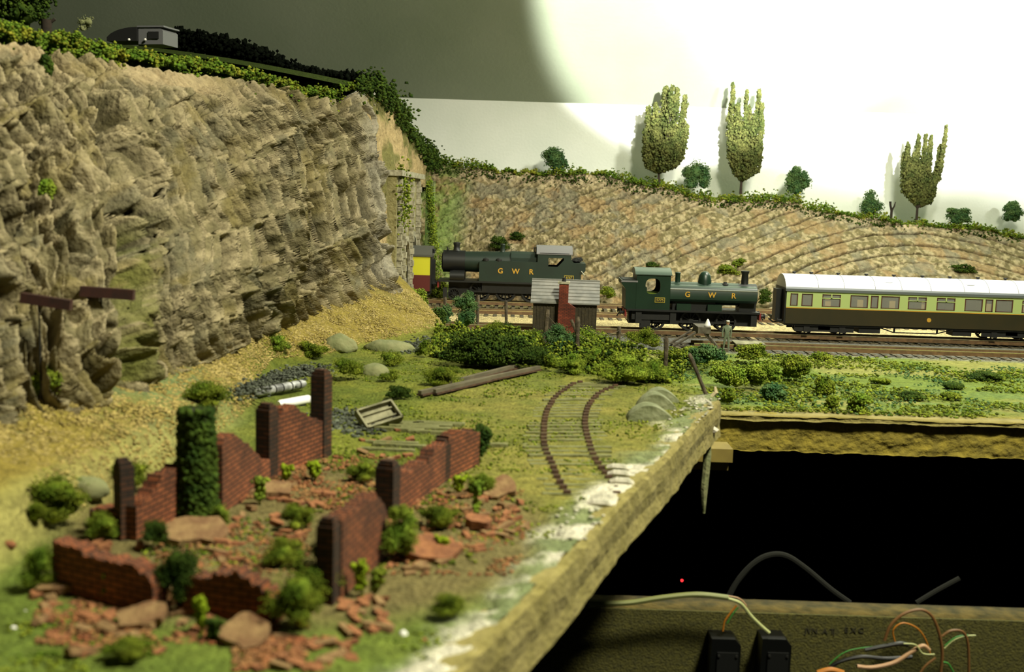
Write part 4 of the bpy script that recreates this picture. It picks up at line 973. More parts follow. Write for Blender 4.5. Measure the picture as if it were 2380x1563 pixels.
    for bx_ in (cx(215) + 0.05, cx(1930) + 0.08):
        bg = MB(); bg.box(bx_, bx_ + 0.50, -0.14, -0.125, 0.035, 0.085).box(bx_, bx_ + 0.5, 0.125, 0.14, 0.035, 0.085).box(bx_ + 0.2, bx_ + 0.3, -0.14, 0.14, 0.05, 0.085)
        for q in (0.1, 0.4): bg.box(bx_ + q - 0.025, bx_ + q + 0.025, -0.15, -0.14, 0.03, 0.08)
        b_ = bg.obj('bogie', M_under, t)
        for q in (0.1, 0.4):
            for yc in (-0.085, 0.085): wheel_mb(0.062, yc, bx_ + q, 8).obj('wheel', M_under, b_)
    for a_, b_ in ((870, 1070), (1745, 1920)): MB().box(cx(a_), cx(b_), -0.14, 0.0, 0.035, 0.085).obj('battery_box', M_under, t)
    MB().tube([(cx(1080), -0.12, 0.08), (cx(1200), -0.12, 0.045), (cx(1600), -0.12, 0.045), (cx(1730), -0.12, 0.08)], 0.005, 5).box(cx(1200), cx(1215), -0.125, -0.115, 0.045, 0.085).box(cx(1600), cx(1615), -0.125, -0.115, 0.045, 0.085).obj('truss_rod', M_under, t)
    MB().cyl((-0.01, -0.11, 0.12), (-0.05, -0.11, 0.12), 0.012, n=8).cyl((-0.05, -0.11, 0.12), (-0.057, -0.11, 0.12), 0.022, n=12).cyl((-0.01, 0.11, 0.12), (-0.05, 0.11, 0.12), 0.012, n=8).cyl((-0.05, 0.11, 0.12), (-0.057, 0.11, 0.12), 0.022, n=12).obj('buffer', M_under, t)
    MB().tube([(-0.02, 0, 0.1), (-0.06, 0, 0.09), (-0.1, 0, 0.12)], 0.007, 6).obj('coupling', M_under, t)
def glassm():
    m, nt, b_ = nodes('coach window glass'); b_.inputs['Base Color'].default_value = (0.5, 0.5, 0.45, 1); b_.inputs['Roughness'].default_value = 0.05; b_.inputs['Alpha'].default_value = 0.28; return m
GLASS = glassm()
coach()
def tunnel_coach():
    t = thing('passenger_coach', 'yellow and crimson coach end showing out of the tunnel mouth', 'railway coach', (-0.84, 11.15, 0.02)); L = 1.3
    MB().box(-L, 0, -0.17, 0.17, 0.09, 0.25).obj('lower_side', M_crims, t)['label'] = 'crimson lower panels'
    MB().box(-L, -0.0, -0.168, 0.168, 0.25, 0.435).obj('upper_side', M_yellow, t)['label'] = 'plain yellow upper panel'
    MB().box(0, 0.012, -0.17, 0.17, 0.09, 0.45).box(0.012, 0.04, -0.05, 0.05, 0.1, 0.4).obj('coach_end', M_black, t)
    MB().prism([(-0.18, 0.435), (-0.18, 0.455), (-0.14, 0.50), (-0.07, 0.535), (0.07, 0.535), (0.14, 0.50), (0.18, 0.455), (0.18, 0.435)], 'x', -L, 0.015).obj('roof', M_darkroof, t)
    MB().lathe([(0.014, 0), (0.014, 0.03), (0.02, 0.035), (0.018, 0.045)], (0.03, -0.1, 0.47), 10).obj('lamp_bracket', M_black, t)
    MB().box(-L, 0, -0.13, 0.13, 0.05, 0.09).obj('solebar', M_under, t)
    for x in (-0.16, -0.36):
        for yc in (-0.085, 0.085): wheel_mb(0.062, yc, x, 8).obj('wheel', M_under, t)
tunnel_coach()

# ------------------------------------------------------------------ platelayers' hut
def uvbox(o, sc=1.0):
    me = o.data; uv = me.uv_layers.new(name='uv')
    for p in me.polygons:
        n = p.normal
        for li in p.loop_indices:
            v_ = me.vertices[me.loops[li].vertex_index].co
            if abs(n.z) > 0.7: q = (v_.x, v_.y)
            elif abs(n.x) > abs(n.y): q = (v_.y, v_.z)
            else: q = (v_.x, v_.z)
            uv.data[li].uv = (q[0] * sc + 3, q[1] * sc + 3)
    return o
def hut():
    Yh = 8.78; xl = float(dY(1238, 740, Yh)[0]); xr = float(dY(1386, 740, Yh)[0]); W_ = xr - xl
    t = thing('platelayers_hut', 'small dark trackside hut with slate roof and red brick chimney', 'hut', (xl, Yh, -0.05), math.radians(-3))
    ez = 0.31; rz_ = 0.465; D = 0.34
    m = MB(); m.box(0, W_, 0, D, 0, ez); m.prism([(0, ez), (D, ez), (D / 2, rz_ - 0.01)], 'x', 0, W_); m.obj('wall', M_shed, t)
    bt = MB()
    for i in range(19): x = 0.005 + i * (W_ - 0.01) / 18; bt.box(x - 0.003, x + 0.003, -0.005, 0, 0.01, ez)
    o = bt.obj('cover_strip', M_shed, t)
    rf = MB(); n = 7
    for sgn in (0, 1):
        for i in range(n):
            a0, a1 = i / n, (i + 1) / n + 0.03
            y0 = -0.03 + (D / 2 + 0.03) * a0; y1 = -0.03 + (D / 2 + 0.03) * min(a1, 1.0); z0 = ez - 0.015 + (rz_ - ez + 0.02) * a0; z1 = ez - 0.015 + (rz_ - ez + 0.02) * min(a1, 1)
            if sgn: y0, y1 = D - y0, D - y1
            pr = [(y0, z0), (y0, z0 + 0.012), (y1, z1 + 0.004), (y1, z1 - 0.008)]
            if sgn: pr = pr[::-1]
            rf.prism(pr, 'x', -0.02, W_ + 0.02)
    rf.obj('roof', M_slate, t)['label'] = 'pale grey slate roof in courses'
    MB().box(-0.02, W_ + 0.02, D / 2 - 0.012, D / 2 + 0.012, rz_, rz_ + 0.014).obj('ridge_tile', M_slate, t)
    cx0, cx1 = 0.205, 0.28
    st = MB(); st.box(cx0, cx1, -0.075, -0.0, 0, rz_ + 0.0); st.box(cx0 - 0.003, cx1 + 0.06, -0.07, 0.0, -0.04, 0.27).prism([(cx1, 0.27), (cx1 + 0.06, 0.27), (cx1, 0.31)], 'y', -0.07, 0)
    ch = uvbox(st.obj('chimney_stack', M_hutbrick, t)); ch['label'] = 'red brick chimney breast on the outer wall'
    MB().box(cx0 - 0.01, cx1 + 0.01, -0.085, 0.01, rz_ - 0.005, rz_ + 0.012).obj('chimney_cap', M_quoin, ch)
    MB().lathe([(0.018, 0), (0.014, 0.03), (0.016, 0.033)], ((cx0 + cx1) / 2, -0.037, rz_ + 0.01), 10).obj('chimney_pot', M_under, ch)
hut()

# ------------------------------------------------------------------ buffer stop, man, timber platform
def bufstop():
    P_ = mg(1600, 796); Yb = 8.56
    t = thing('buffer_stop', 'weathered rail built buffer stop at the end of the siding', 'buffer stop', (float(dY(1560, 790, Yb)[0]), Yb, -0.035))
    for sy in (-0.0825, 0.0825):
        MB().tube([(0.0, sy, 0.0), (0.2, sy, 0.13), (0.235, sy, 0.14)], 0.011, 6).obj('stay_rail', M_timber, t)
        MB().tube([(0.235, sy, 0.14), (0.28, sy, 0.09), (0.36, sy, 0.0)], 0.011, 6).obj('front_rail', M_timber, t)
        MB().tube([(0.0, sy, 0.006), (0.55, sy, 0.006)], 0.009, 6).obj('foot_rail', M_timber, t)
    MB().box(0.185, 0.285, -0.13, 0.13, 0.115, 0.165).obj('buffer_beam', M_timber, t)
    MB().lathe([(0.022, 0), (0.026, 0.01), (0.018, 0.03), (0.01, 0.05), (0.004, 0.06)], (0.265, -0.08, 0.165), 12).obj('lamp', M_white, t)['label'] = 'white lamp on top'
    for i in range(7): MB().box(0.02 + 0.075 * i, 0.05 + 0.075 * i, -0.15, 0.15, -0.02, 0.004).obj('sleeper', M_sleep, t)
bufstop()
def board():
    Yb = 8.42; xl = float(dY(1712, 785, Yb)[0]); t = thing('foot_crossing', 'low dark timber crossing platform with pale boards beside the man', 'platform', (xl, Yb, -0.045), math.radians(-2))
    MB().box(0, 0.225, 0, 0.2, 0, 0.05).obj('edge_frame', M_shed, t)
    m = MB()
    for i in range(4): m.box(-0.004, 0.229, 0.002 + i * 0.05, 0.048 + i * 0.05, 0.05, 0.058)
    m.obj('deck_board', M_grey, t)['label'] = 'pale weathered boards'
board()
def man():
    Yb = 8.42; P_ = dY(1689, 787, Yb); z0 = -0.045
    t = thing('person', 'standing figure in grey green overalls and pale cap beside the buffer stop', 'person', (float(P_[0]), Yb, z0), 0)
    H = 0.235
    me = bpy.data.meshes.new('body')
    J = [(0, 0, .50, .075), (0, 0, .62, .08), (0, 0, .76, .095), (0.0, 0, .84, .04), (0.01, 0, .90, .045), (0.012, 0, 0.95, .045),
         (.05, .01, .47, .055), (.07, .0, .27, .042), (.075, 0, .06, .03), (.10, -.03, .02, .022),
         (-.05, -.01, .47, .055), (-.065, .02, .27, .042), (-.085, .04, .06, .03), (-.06, .01, .02, .022),
         (.11, 0, .78, .04), (.135, .0, .62, .032), (.125, -.02, .47, .024), (.12, -.03, .43, .018),
         (-.11, 0, .78, .04), (-.15, .0, .62, .032), (-.14, -.03, .47, .024), (-.135, -.04, .43, .018)]
    E = [(0, 1), (1, 2), (2, 3), (3, 4), (4, 5), (0, 6), (6, 7), (7, 8), (8, 9), (0, 10), (10, 11), (11, 12), (12, 13), (2, 14), (14, 15), (15, 16), (16, 17), (2, 18), (18, 19), (19, 20), (20, 21)]
    me.from_pydata([(x * H, y * H, z * H) for x, y, z, r_ in J], E, []); me.materials.append(M_man)
    o = bpy.data.objects.new('body', me); COL.objects.link(o); o.parent = t
    o.modifiers.new('s', 'SKIN'); o.modifiers.new('u', 'SUBSURF').levels = 1
    o.modifiers['u'].render_levels = 1
    sk = me.skin_vertices[0].data
    for i, j in enumerate(J): sk[i].radius = (j[3] * H, j[3] * H); sk[i].use_root = (i == 0)
    MB().lathe([(0.001, -0.022), (0.009, -0.018), (0.0125, -0.006), (0.012, 0.006), (0.006, 0.014)], (0.003, 0, 0.93 * H), 12).box(0.001, 0.006, -0.016, -0.011, 0.93 * H - 0.006, 0.93 * H).obj('face', M_skin, t, True)['label'] = 'pale pink face'
    MB().lathe([(0.013, 0), (0.0145, 0.003), (0.014, 0.009), (0.004, 0.012)], (0.003, 0, 0.955 * H), 12).box(-0.006, 0.012, -0.02, -0.01, 0.957 * H, 0.957 * H + 0.002).obj('cap', M_capm, t, True)['label'] = 'pale flat cap'
man()

# ------------------------------------------------------------------ fence posts
posts = [(1033, 748, 690, 10, 0, 'leftmost short fence post beside the tunnel bushes'), (1109, 768, 685, 10, 0, 'second fence post from the left, dark and upright'), (1178, 790, 698, 10, -5, 'slender third fence post just left of the hut'),
         (1262, 822, 718, 14, 8, 'pale topped fence post in front of the hut chimney'), (1342, 838, 735, 13, -3, 'fence post with a slanting strut at the right corner of the hut'),
         (1436, 828, 758, 13, 0, 'short thick fence post left of the round bush'), (1546, 885, 780, 14, -2, 'tall fence post at the corner by the buffer stop'), (1646, 922, 822, 13, -50, 'long grey fence post leaning over toward the board edge')]
tops = []
for (px, yb_, yt, wd, lean, lab) in posts:
    P_ = gp(px, yb_); k = P_[1] / FPX; h_ = (yb_ - yt) * k; w_ = wd * k * 0.8; random.seed(px)
    t = thing('fence_post', lab, 'fence post', tuple(P_ - Vector((0, 0, 0.015))), 0, None)
    dx = lean * k
    n = 8; vs = []
    prof = [(1.0, 0), (0.95, 0.3), (0.9, 0.6), (1.02, 0.9), (0.75, 1.0)]
    m = MB(); m.tube([(dx * q, 0.004 * math.sin(q * 7), (h_ + 0.015) * q) for _, q in prof], [w_ / 2 * s_ * (0.9 + 0.2 * random.random()) for s_, _ in prof], 7)
    m.obj('post_timber', M_post, t)
    tops.append(P_ + Vector((dx, 0, h_ * 0.86)))
    if px == 1342: MB().cyl((-18 * k, 0.01, h_ * 0.98), (0, 0, h_ * 0.62), 0.009, 0.011, 7).obj('strut', M_post, t)
    if px == 1546:
        MB().cyl((0, 0, h_ * 0.9), (-8 * k, 0, h_ * 1.02), 0.008, 0.006, 6).obj('strut', M_post, t)
for i in range(3, 6):
    a_, b_ = tops[i], tops[i + 1]
    m = MB()
    for dz in (0, -0.06): m.tube([tuple(a_.lerp(b_, q / 8) + Vector((0, 0, dz - 0.05 * math.sin(math.pi * q / 8)))) for q in range(9)], 0.0016, 4)
    props(m.obj('fence_wire', M_post), ['sagging fence wires between the pale topped post and its strutted neighbour', 'sagging fence wires between the strutted post and the short thick one', 'sagging fence wires between the short thick post and the corner one'][i - 3], 'fence wire')

# ------------------------------------------------------------------ disused track in the near ground
cl = [(540, 235), (480, 250), (430, 285), (370, 325), (320, 370), (290, 420), (265, 460), (245, 520), (235, 590), (235, 640), (230, 700), (240, 770), (250, 820), (280, 870), (305, 920), (325, 975), (345, 1030), (385, 1095), (430, 1160)]
cr = [(915, 235), (860, 255), (800, 283), (745, 302), (690, 335), (645, 385), (610, 430), (590, 490), (580, 545), (580, 600), (595, 670), (620, 760), (640, 825), (670, 880), (700, 930), (740, 975), (780, 1035), (815, 1090), (850, 1170)]
def toW(c): return pl(1200 + c[0] / 3.636, 820 + c[1] / 3.636, 0.175)
A_ = np.array([toW(c) for c in cl]); B_ = np.array([toW(c) for c in cr])
tk_ = thing('disused_track', 'curved overgrown track with rotten sleepers and rusted chairs in the near grass', 'railway track', (0, 0, 0))
sl = np.concatenate([[0], np.cumsum(np.linalg.norm(np.diff(A_[:, :2], axis=0), axis=1))]); sr = np.concatenate([[0], np.cumsum(np.linalg.norm(np.diff(B_[:, :2], axis=0), axis=1))])
ns = 34
for i in range(ns):
    q = i / (ns - 1); a_ = Vector([np.interp(q * sl[-1], sl, A_[:, k]) for k in range(3)]); b_ = Vector([np.interp(q * sr[-1], sr, B_[:, k]) for k in range(3)])
    d = (b_ - a_); d.z = 0; L_ = d.length; d.normalize(); ang = math.atan2(d.y, d.x); c_ = (a_ + b_) / 2
    random.seed(i); hl = 0.165 * (0.9 + 0.2 * random.random()); 
    M4 = Matrix.Translation((c_.x, c_.y, 0)) @ Matrix.Rotation(ang, 4, 'Z')
    g_ = gz(c_.x, c_.y)
    hr = min(hl * 0.95, (float(xe(np.array(c_.y - 0.03))) - c_.x) - 0.05)
    MB().box(-hl * 0.95, hr, -0.012, 0.012, g_ - 0.02, g_ - 0.002 + 0.008 * random.random(), M4).obj('sleeper', M_sleep2, tk_)
    for e_ in (-L_ / 2, L_ / 2): MB().box(e_ - 0.012, e_ + 0.012, -0.008, 0.008, g_ - 0.004, g_ + 0.014, M4).obj('rail_chair', M_chair, tk_)
random.seed(3)
for (px, py, lab) in [(1437, 1098, 'pale broken sleeper end, uppermost of three by the near track'), (1440, 1113, 'pale broken sleeper end, middle of three by the near track'), (1446, 1131, 'pale broken sleeper end, lowest of three by the near track'), (1395, 1183, 'pale rounded sleeper end on the plaster edge below the near track')]:
    P_ = gp(px, py); t = MB().tube([(-0.04, 0, 0.012), (-0.02, 0, 0.016), (0.02, 0, 0.016), (0.036, 0.002, 0.012)], [0.008, 0.014, 0.014, 0.007], 7).obj('sleeper_end', M_plaster); t.location = P_; t.rotation_euler = (0, 0, -0.15); props(t, lab, 'sleeper')
# lifted rails lying in the grass
for (x0, y0, x1, y1, lab, w_) in [(975, 924, 1252, 866, 'longest lifted rail lying in the grass, nearer one', 0.012), (1042, 901, 1200, 862, 'shorter lifted rail lying behind the longest one', 0.012), (1010, 921, 1140, 892, 'plank lying along the near end of the lifted rails', 0.009)]:
    a_ = gp(x0, y0) + Vector((0, 0, 0.015)); b_ = gp(x1, y1) + Vector((0, 0, 0.02)); d = b_ - a_; L_ = d.length; t = thing('lifted_rail', lab, 'rail', tuple(a_)); t.rotation_euler = (0, -math.asin(d.z / L_), math.atan2(d.y, d.x))
    MB().box(0, L_, -w_ * 1.6, w_ * 1.6, -0.008, 0.0).obj('rail_foot', M_chair, t); MB().box(0, L_, -w_ * 0.9, w_ * 0.9, 0.0, 0.016).obj('rail_head', M_sleep, t)
# lichen-grey old sleepers behind the ruin
random.seed(21)
for i in range(14):
    px = 870 + random.random() * 250; py = 985 + random.random() * 70; P_ = gp(px, py)
    o = MB().box(-0.10, 0.10, -0.012, 0.012, -0.006, 0.012).obj('old_sleeper', M_sleep2); o.location = P_; o.rotation_euler = (0, 0, -0.12 + 0.16 * random.random()); props(o, 'flat grey green sleeper half buried in the grass behind the ruin', 'sleeper', 'half buried sleepers behind the ruin')

# ------------------------------------------------------------------ ruined brick building
def brick_wall(name, label, A, B, prof, th=0.045, m=None):
    """A,B foot points in the photograph, prof = [(fraction, height in pixels)]"""
    a_ = gp(*A); b_ = gp(*B); t = thing(name, label, 'brick wall', tuple(a_)); d = b_ - a_; t.rotation_euler = (0, 0, math.atan2(d.y, d.x)); L_ = Vector((d.x, d.y)).length
    n = 44; random.seed(int(A[0] * 7 + A[1])); top = []
    for i in range(n + 1):
        q = i / n; h_ = float(np.interp(q, [p[0] for p in prof], [p[1] for p in prof])); Yq = a_.y + d.y * q
        h_ = h_ * Yq / FPX; h_ = round(h_ / 0.0145) * 0.0145 + random.choice((0, 0, 0.006)); top.append((q * L_, max(h_, 0.012)))
    mb = MB()
    for (x0, h0), (x1, h1) in zip(top[:-1], top[1:]): pass
    front = [(0, -0.05)] + [(L_, -0.05)] + top[::-1]
    # quads strip (keeps uv simple)
    for i in range(n):
        x0, h0 = top[i]; x1, h1 = top[i + 1]; mb.prism([(x0, -0.05), (x1, -0.05), (x1, h1), (x0, h0)], 'y', -th / 2, th / 2)
    o = mb.obj('brickwork', m or M_brick, t); bm = bmesh.new(); bm.from_mesh(o.data); bmesh.ops.remove_doubles(bm, verts=bm.verts, dist=1e-5)
    inner = [f for f in bm.faces if abs(f.normal.x) > 0.99 and 0.001 < f.calc_center_median().x < L_ - 0.001]; bmesh.ops.delete(bm, geom=inner, context='FACES'); bm.to_mesh(o.data); bm.free(); uvbox(o)
    return t, a_, b_, L_
def pier(t, q, L_, Yq, hpx, wpx, m=None, dpx=None, dy=0):
    h_ = hpx * Yq / FPX; w_ = wpx * Yq / FPX; x = q * L_; random.seed(int(hpx * 3))
    mb = MB(); z = -0.04; k = 0
    mb.box(x - w_ / 2, x + w_ / 2, -w_ / 2 + dy, w_ / 2 + dy, -0.05, h_ - 0.02); mb.box(x - w_ * 0.42, x + w_ * 0.36, -w_ * 0.45 + dy, w_ * 0.42 + dy, h_ - 0.02, h_ - 0.008); mb.box(x - w_ * 0.36, x + w_ * 0.1, -w_ * 0.4 + dy, w_ * 0.3 + dy, h_ - 0.008, h_)
    return uvbox(mb.obj('pier', m or M_brickd, t))
# left long wall, from near to far
t, a_, b_, L_ = brick_wall('ruined_wall', 'low broken red brick stub with a dark pier at the left of the ruin', (226, 1218), (290, 1250), [(0, 30), (0.3, 48), (0.8, 62), (1, 64)]); pier(t, 1.0, L_, b_.y, 195, 36); 
t, a_, b_, L_ = brick_wall('ruined_wall', 'curved topped red brick wall between the dark pier and the ivy pillar', (300, 1256), (432, 1190), [(0, 82), (0.2, 88), (0.45, 122), (0.75, 128), (1, 108)])
t, a_, b_, L_ = brick_wall('ruined_wall', 'triangular red brick gable remnant right of the ivy pillar', (500, 1196), (618, 1112), [(0, 172), (0.12, 182), (0.22, 170), (0.5, 120), (0.8, 60), (1, 42)])
t, a_, b_, L_ = brick_wall('ruined_wall', 'large ribbed red brick wall standing between two tall piers', (628, 1108), (748, 1058), [(0, 130), (0.15, 158), (0.35, 150), (0.6, 110), (1, 76)]); pier(t, -0.06, L_, a_.y, 182, 38); pier(t, 0.98, L_, b_.y, 208, 37)
# ivy pillar
P_ = gp(462, 1202); t = thing('ivy_pillar', 'tall brick pillar smothered in dark ivy on the left side of the ruin', 'pillar', tuple(P_)); k = P_.y / FPX
MB().box(-0.042, 0.03, -0.03, 0.03, -0.03, 262 * k).obj('pier', M_brickd, t)
r = np.random.default_rng(5); nn = 3600; z = r.random(nn) * 262 * k; rad = (0.045 + 0.013 * (1 - z / (262 * k))) * (0.85 + 0.3 * r.random(nn)); an = r.random(nn) * 6.28
V, F = octa(np.stack([rad * np.cos(an) * (0.9) - 0.006, rad * np.sin(an) * 0.8, z], 1), r.uniform(0.006, 0.014, nn), 1, 3); fast('ivy', V, F, M_leafd, t)['label'] = 'dark green ivy'
# front wall
t, a_, b_, L_ = brick_wall('ruined_wall', 'long low dark red brick wall at the front left of the ruin', (142, 1368), (372, 1425), [(0, 118), (0.25, 122), (0.35, 108), (0.8, 112), (0.9, 100), (1, 76)])
t, a_, b_, L_ = brick_wall('ruined_wall', 'low hump topped dark red wall at the front centre of the ruin', (440, 1420), (650, 1450), [(0, 84), (0.2, 92), (0.45, 118), (0.6, 120), (0.8, 96), (1, 62)])
# right long wall
t, a_, b_, L_ = brick_wall('ruined_wall', 'peaked red brick wall beside the front right pier', (772, 1392), (886, 1288), [(0, 196), (0.45, 188), (0.75, 168), (0.9, 120), (1, 74)]); pier(t, -0.08, L_, a_.y, 214, 44)
t, a_, b_, L_ = brick_wall('ruined_wall', 'stepped red brick wall between the two right hand piers', (905, 1205), (1022, 1118), [(0, 118), (0.3, 88), (0.6, 82), (0.75, 98), (1, 90)]); pier(t, -0.04, L_, a_.y, 148, 46)
t, a_, b_, L_ = brick_wall('ruined_wall', 'far corner red brick wall whose end is covered in dark ivy', (1026, 1116), (1100, 1078), [(0, 100), (0.4, 102), (0.8, 84), (1, 80)]); pier(t, -0.03, L_, a_.y, 102, 34)
V, F = bush_mesh(0.13, 0.15, 0.09, 900, 0.011, 77, 6); o = fast('ivy', V, F, M_leafd, t); o.location = (L_ + 0.035, 0, 0); o['label'] = 'dark ivy mound'

# rubble: individual chunks
protos = []
for i in range(8):
    random.seed(50 + i); bm = bmesh.new(); bmesh.ops.create_cube(bm, size=1)
    for v_ in bm.verts: v_.co += Vector((random.uniform(-.16, .16), random.uniform(-.16, .16), random.uniform(-.14, .14)))
    bmesh.ops.bevel(bm, geom=bm.edges, offset=0.09, segments=1, affect='EDGES')
    sx = random.choice((0.030, 0.038, 0.05)); 
    for v_ in bm.verts: v_.co = Vector((v_.co.x * sx, v_.co.y * 0.02, v_.co.z * 0.013))
    me = bpy.data.meshes.new('brick_fragment'); bm.to_mesh(me); bm.free(); me.materials.append(M_rub if i % 4 else M_rub2); protos.append(me)
zones = [((80, 520), (1380, 1470), 44), ((110, 480), (1480, 1530), 16), ((380, 700), (1140, 1330), 46), ((640, 780), (1050, 1180), 22), ((900, 1225), (1140, 1250), 46), ((890, 1130), (1255, 1350), 34), ((770, 900), (1395, 1470), 18), ((560, 830), (1455, 1560), 30), ((840, 1040), (1000, 1075), 16), ((200, 420), (1260, 1350), 12)]
random.seed(77); cnt = 0
for (xa, xb_), (ya, yb2), n_ in zones:
    for j in range(n_):
        px = random.uniform(xa, xb_); py = random.uniform(ya, yb2)
        if xa == 890 and px > 890 + (1350 - py) * 2.6 + 60: continue
        P_ = gp(px, py); o = bpy.data.objects.new('brick_fragment', random.choice(protos)); COL.objects.link(o); o.location = P_ + Vector((0, 0, 0.004))
        o.rotation_euler = (random.uniform(-.35, .35), random.uniform(-.25, .25), random.uniform(0, 3.1)); s_ = random.uniform(0.65, 1.25); o.scale = (s_, s_, s_)
        props(o, 'broken piece of red brick rubble strewn in and around the ruin', 'brick', 'brick rubble of the ruined building'); cnt += 1
def slab(px, py, wpx, dpx, rz, lab, m=M_rub2, tilt=(0, 0), th=0.018):
    P_ = gp(px, py); k = P_.y / FPX; w_ = wpx * k / 2; d_ = dpx * k; random.seed(px)
    pts = [(w_ * math.copysign(abs(math.cos(q_)) ** 0.6, math.cos(q_)) * random.uniform(.8, 1.05), d_ * math.copysign(abs(math.sin(q_)) ** 0.6, math.sin(q_)) * random.uniform(.75, 1.05)) for q_ in [6.283 * i_ / 17 for i_ in range(17)]]
    o = MB().prism(pts, 'z', 0, th).obj('wall_slab', m); o.location = P_ + Vector((0, 0, 0.01)); o.rotation_euler = (tilt[0], tilt[1], rz); uvbox(o); return props(o, lab, 'brick slab')
slab(572, 1490, 118, 60, -0.35, 'large flat fallen slab of brickwork at the bottom of the ruin', tilt=(0.35, 0.12))
slab(135, 1378, 100, 34, 0.1, 'long thin fallen brick slab at the foot of the left low wall', tilt=(0.2, -0.1))
slab(330, 1452, 120, 44, 0.3, 'pale topped fallen brick slab in front of the dark green bush', tilt=(0.25, -0.15))
slab(455, 1250, 150, 70, 0.2, 'broad fallen brick slab lying inside the ruin', tilt=(0.15, 0.05))
slab(640, 1150, 90, 40, 0.1, 'fallen brick slab behind the small green sapling', tilt=(0.15, 0.1))
slab(1160, 1148, 90, 44, 0.35, 'tilted pinkish brick slab at the right edge of the rubble', tilt=(0.3, -0.2))
slab(1110, 1232, 70, 26, -0.1, 'thick brick slab lying at the lower right of the rubble', m=M_rub, tilt=(0.1, 0.1), th=0.026)
slab(1000, 1290, 150, 60, 0.2, 'wide heap of fallen brickwork right of the ruin', m=M_rub, tilt=(0.2, 0.1))

def dust(r, n):
    zz = [((80, 520), (1370, 1500)), ((360, 720), (1130, 1340)), ((880, 1220), (1140, 1340)), ((540, 840), (1440, 1563)), ((620, 900), (1060, 1200))]
    out = []
    for (xa, xb_), (ya, yb2) in zz:
        A = gp(xa, yb2); B = gp(xb_, yb2); Cc = gp(xa, ya); D_ = gp(xb_, ya); u = r.random((n // 5, 1)); v = r.random((n // 5, 1)); 
        p = (np.array(A) * (1 - u) + np.array(B) * u) * (1 - v) + (np.array(Cc) * (1 - u) + np.array(D_) * u) * v; out.append(p)
    c = np.concatenate(out); k = fbm(c[:, 0] * 7, c[:, 1] * 7, 9) > 0.42; c = c[k]; c[:, 2] = near_h(c[:, 0], c[:, 1]) + 0.003; return c
def scatter(name, n, fpos, size, m, lab, seed, flat=0.6, cat='grass'):
    r = np.random.default_rng(seed); c = fpos(r, n); V, F = octa(c, r.uniform(0.5, 1.2, len(c)) * size, flat, seed); props(fast(name, V, F, m), lab, cat, kind='stuff')
M_dust = mat('brick dust and crumbs', (140, 104, 62), 0.95, c2=(128, 74, 44), scale=12, island=0.45)
scatter('brick_dust', 7000, dust, 0.0085, M_dust, 'brown brick dust and tiny crumbs over the floor of the ruin', 12, 0.6, 'brick dust')

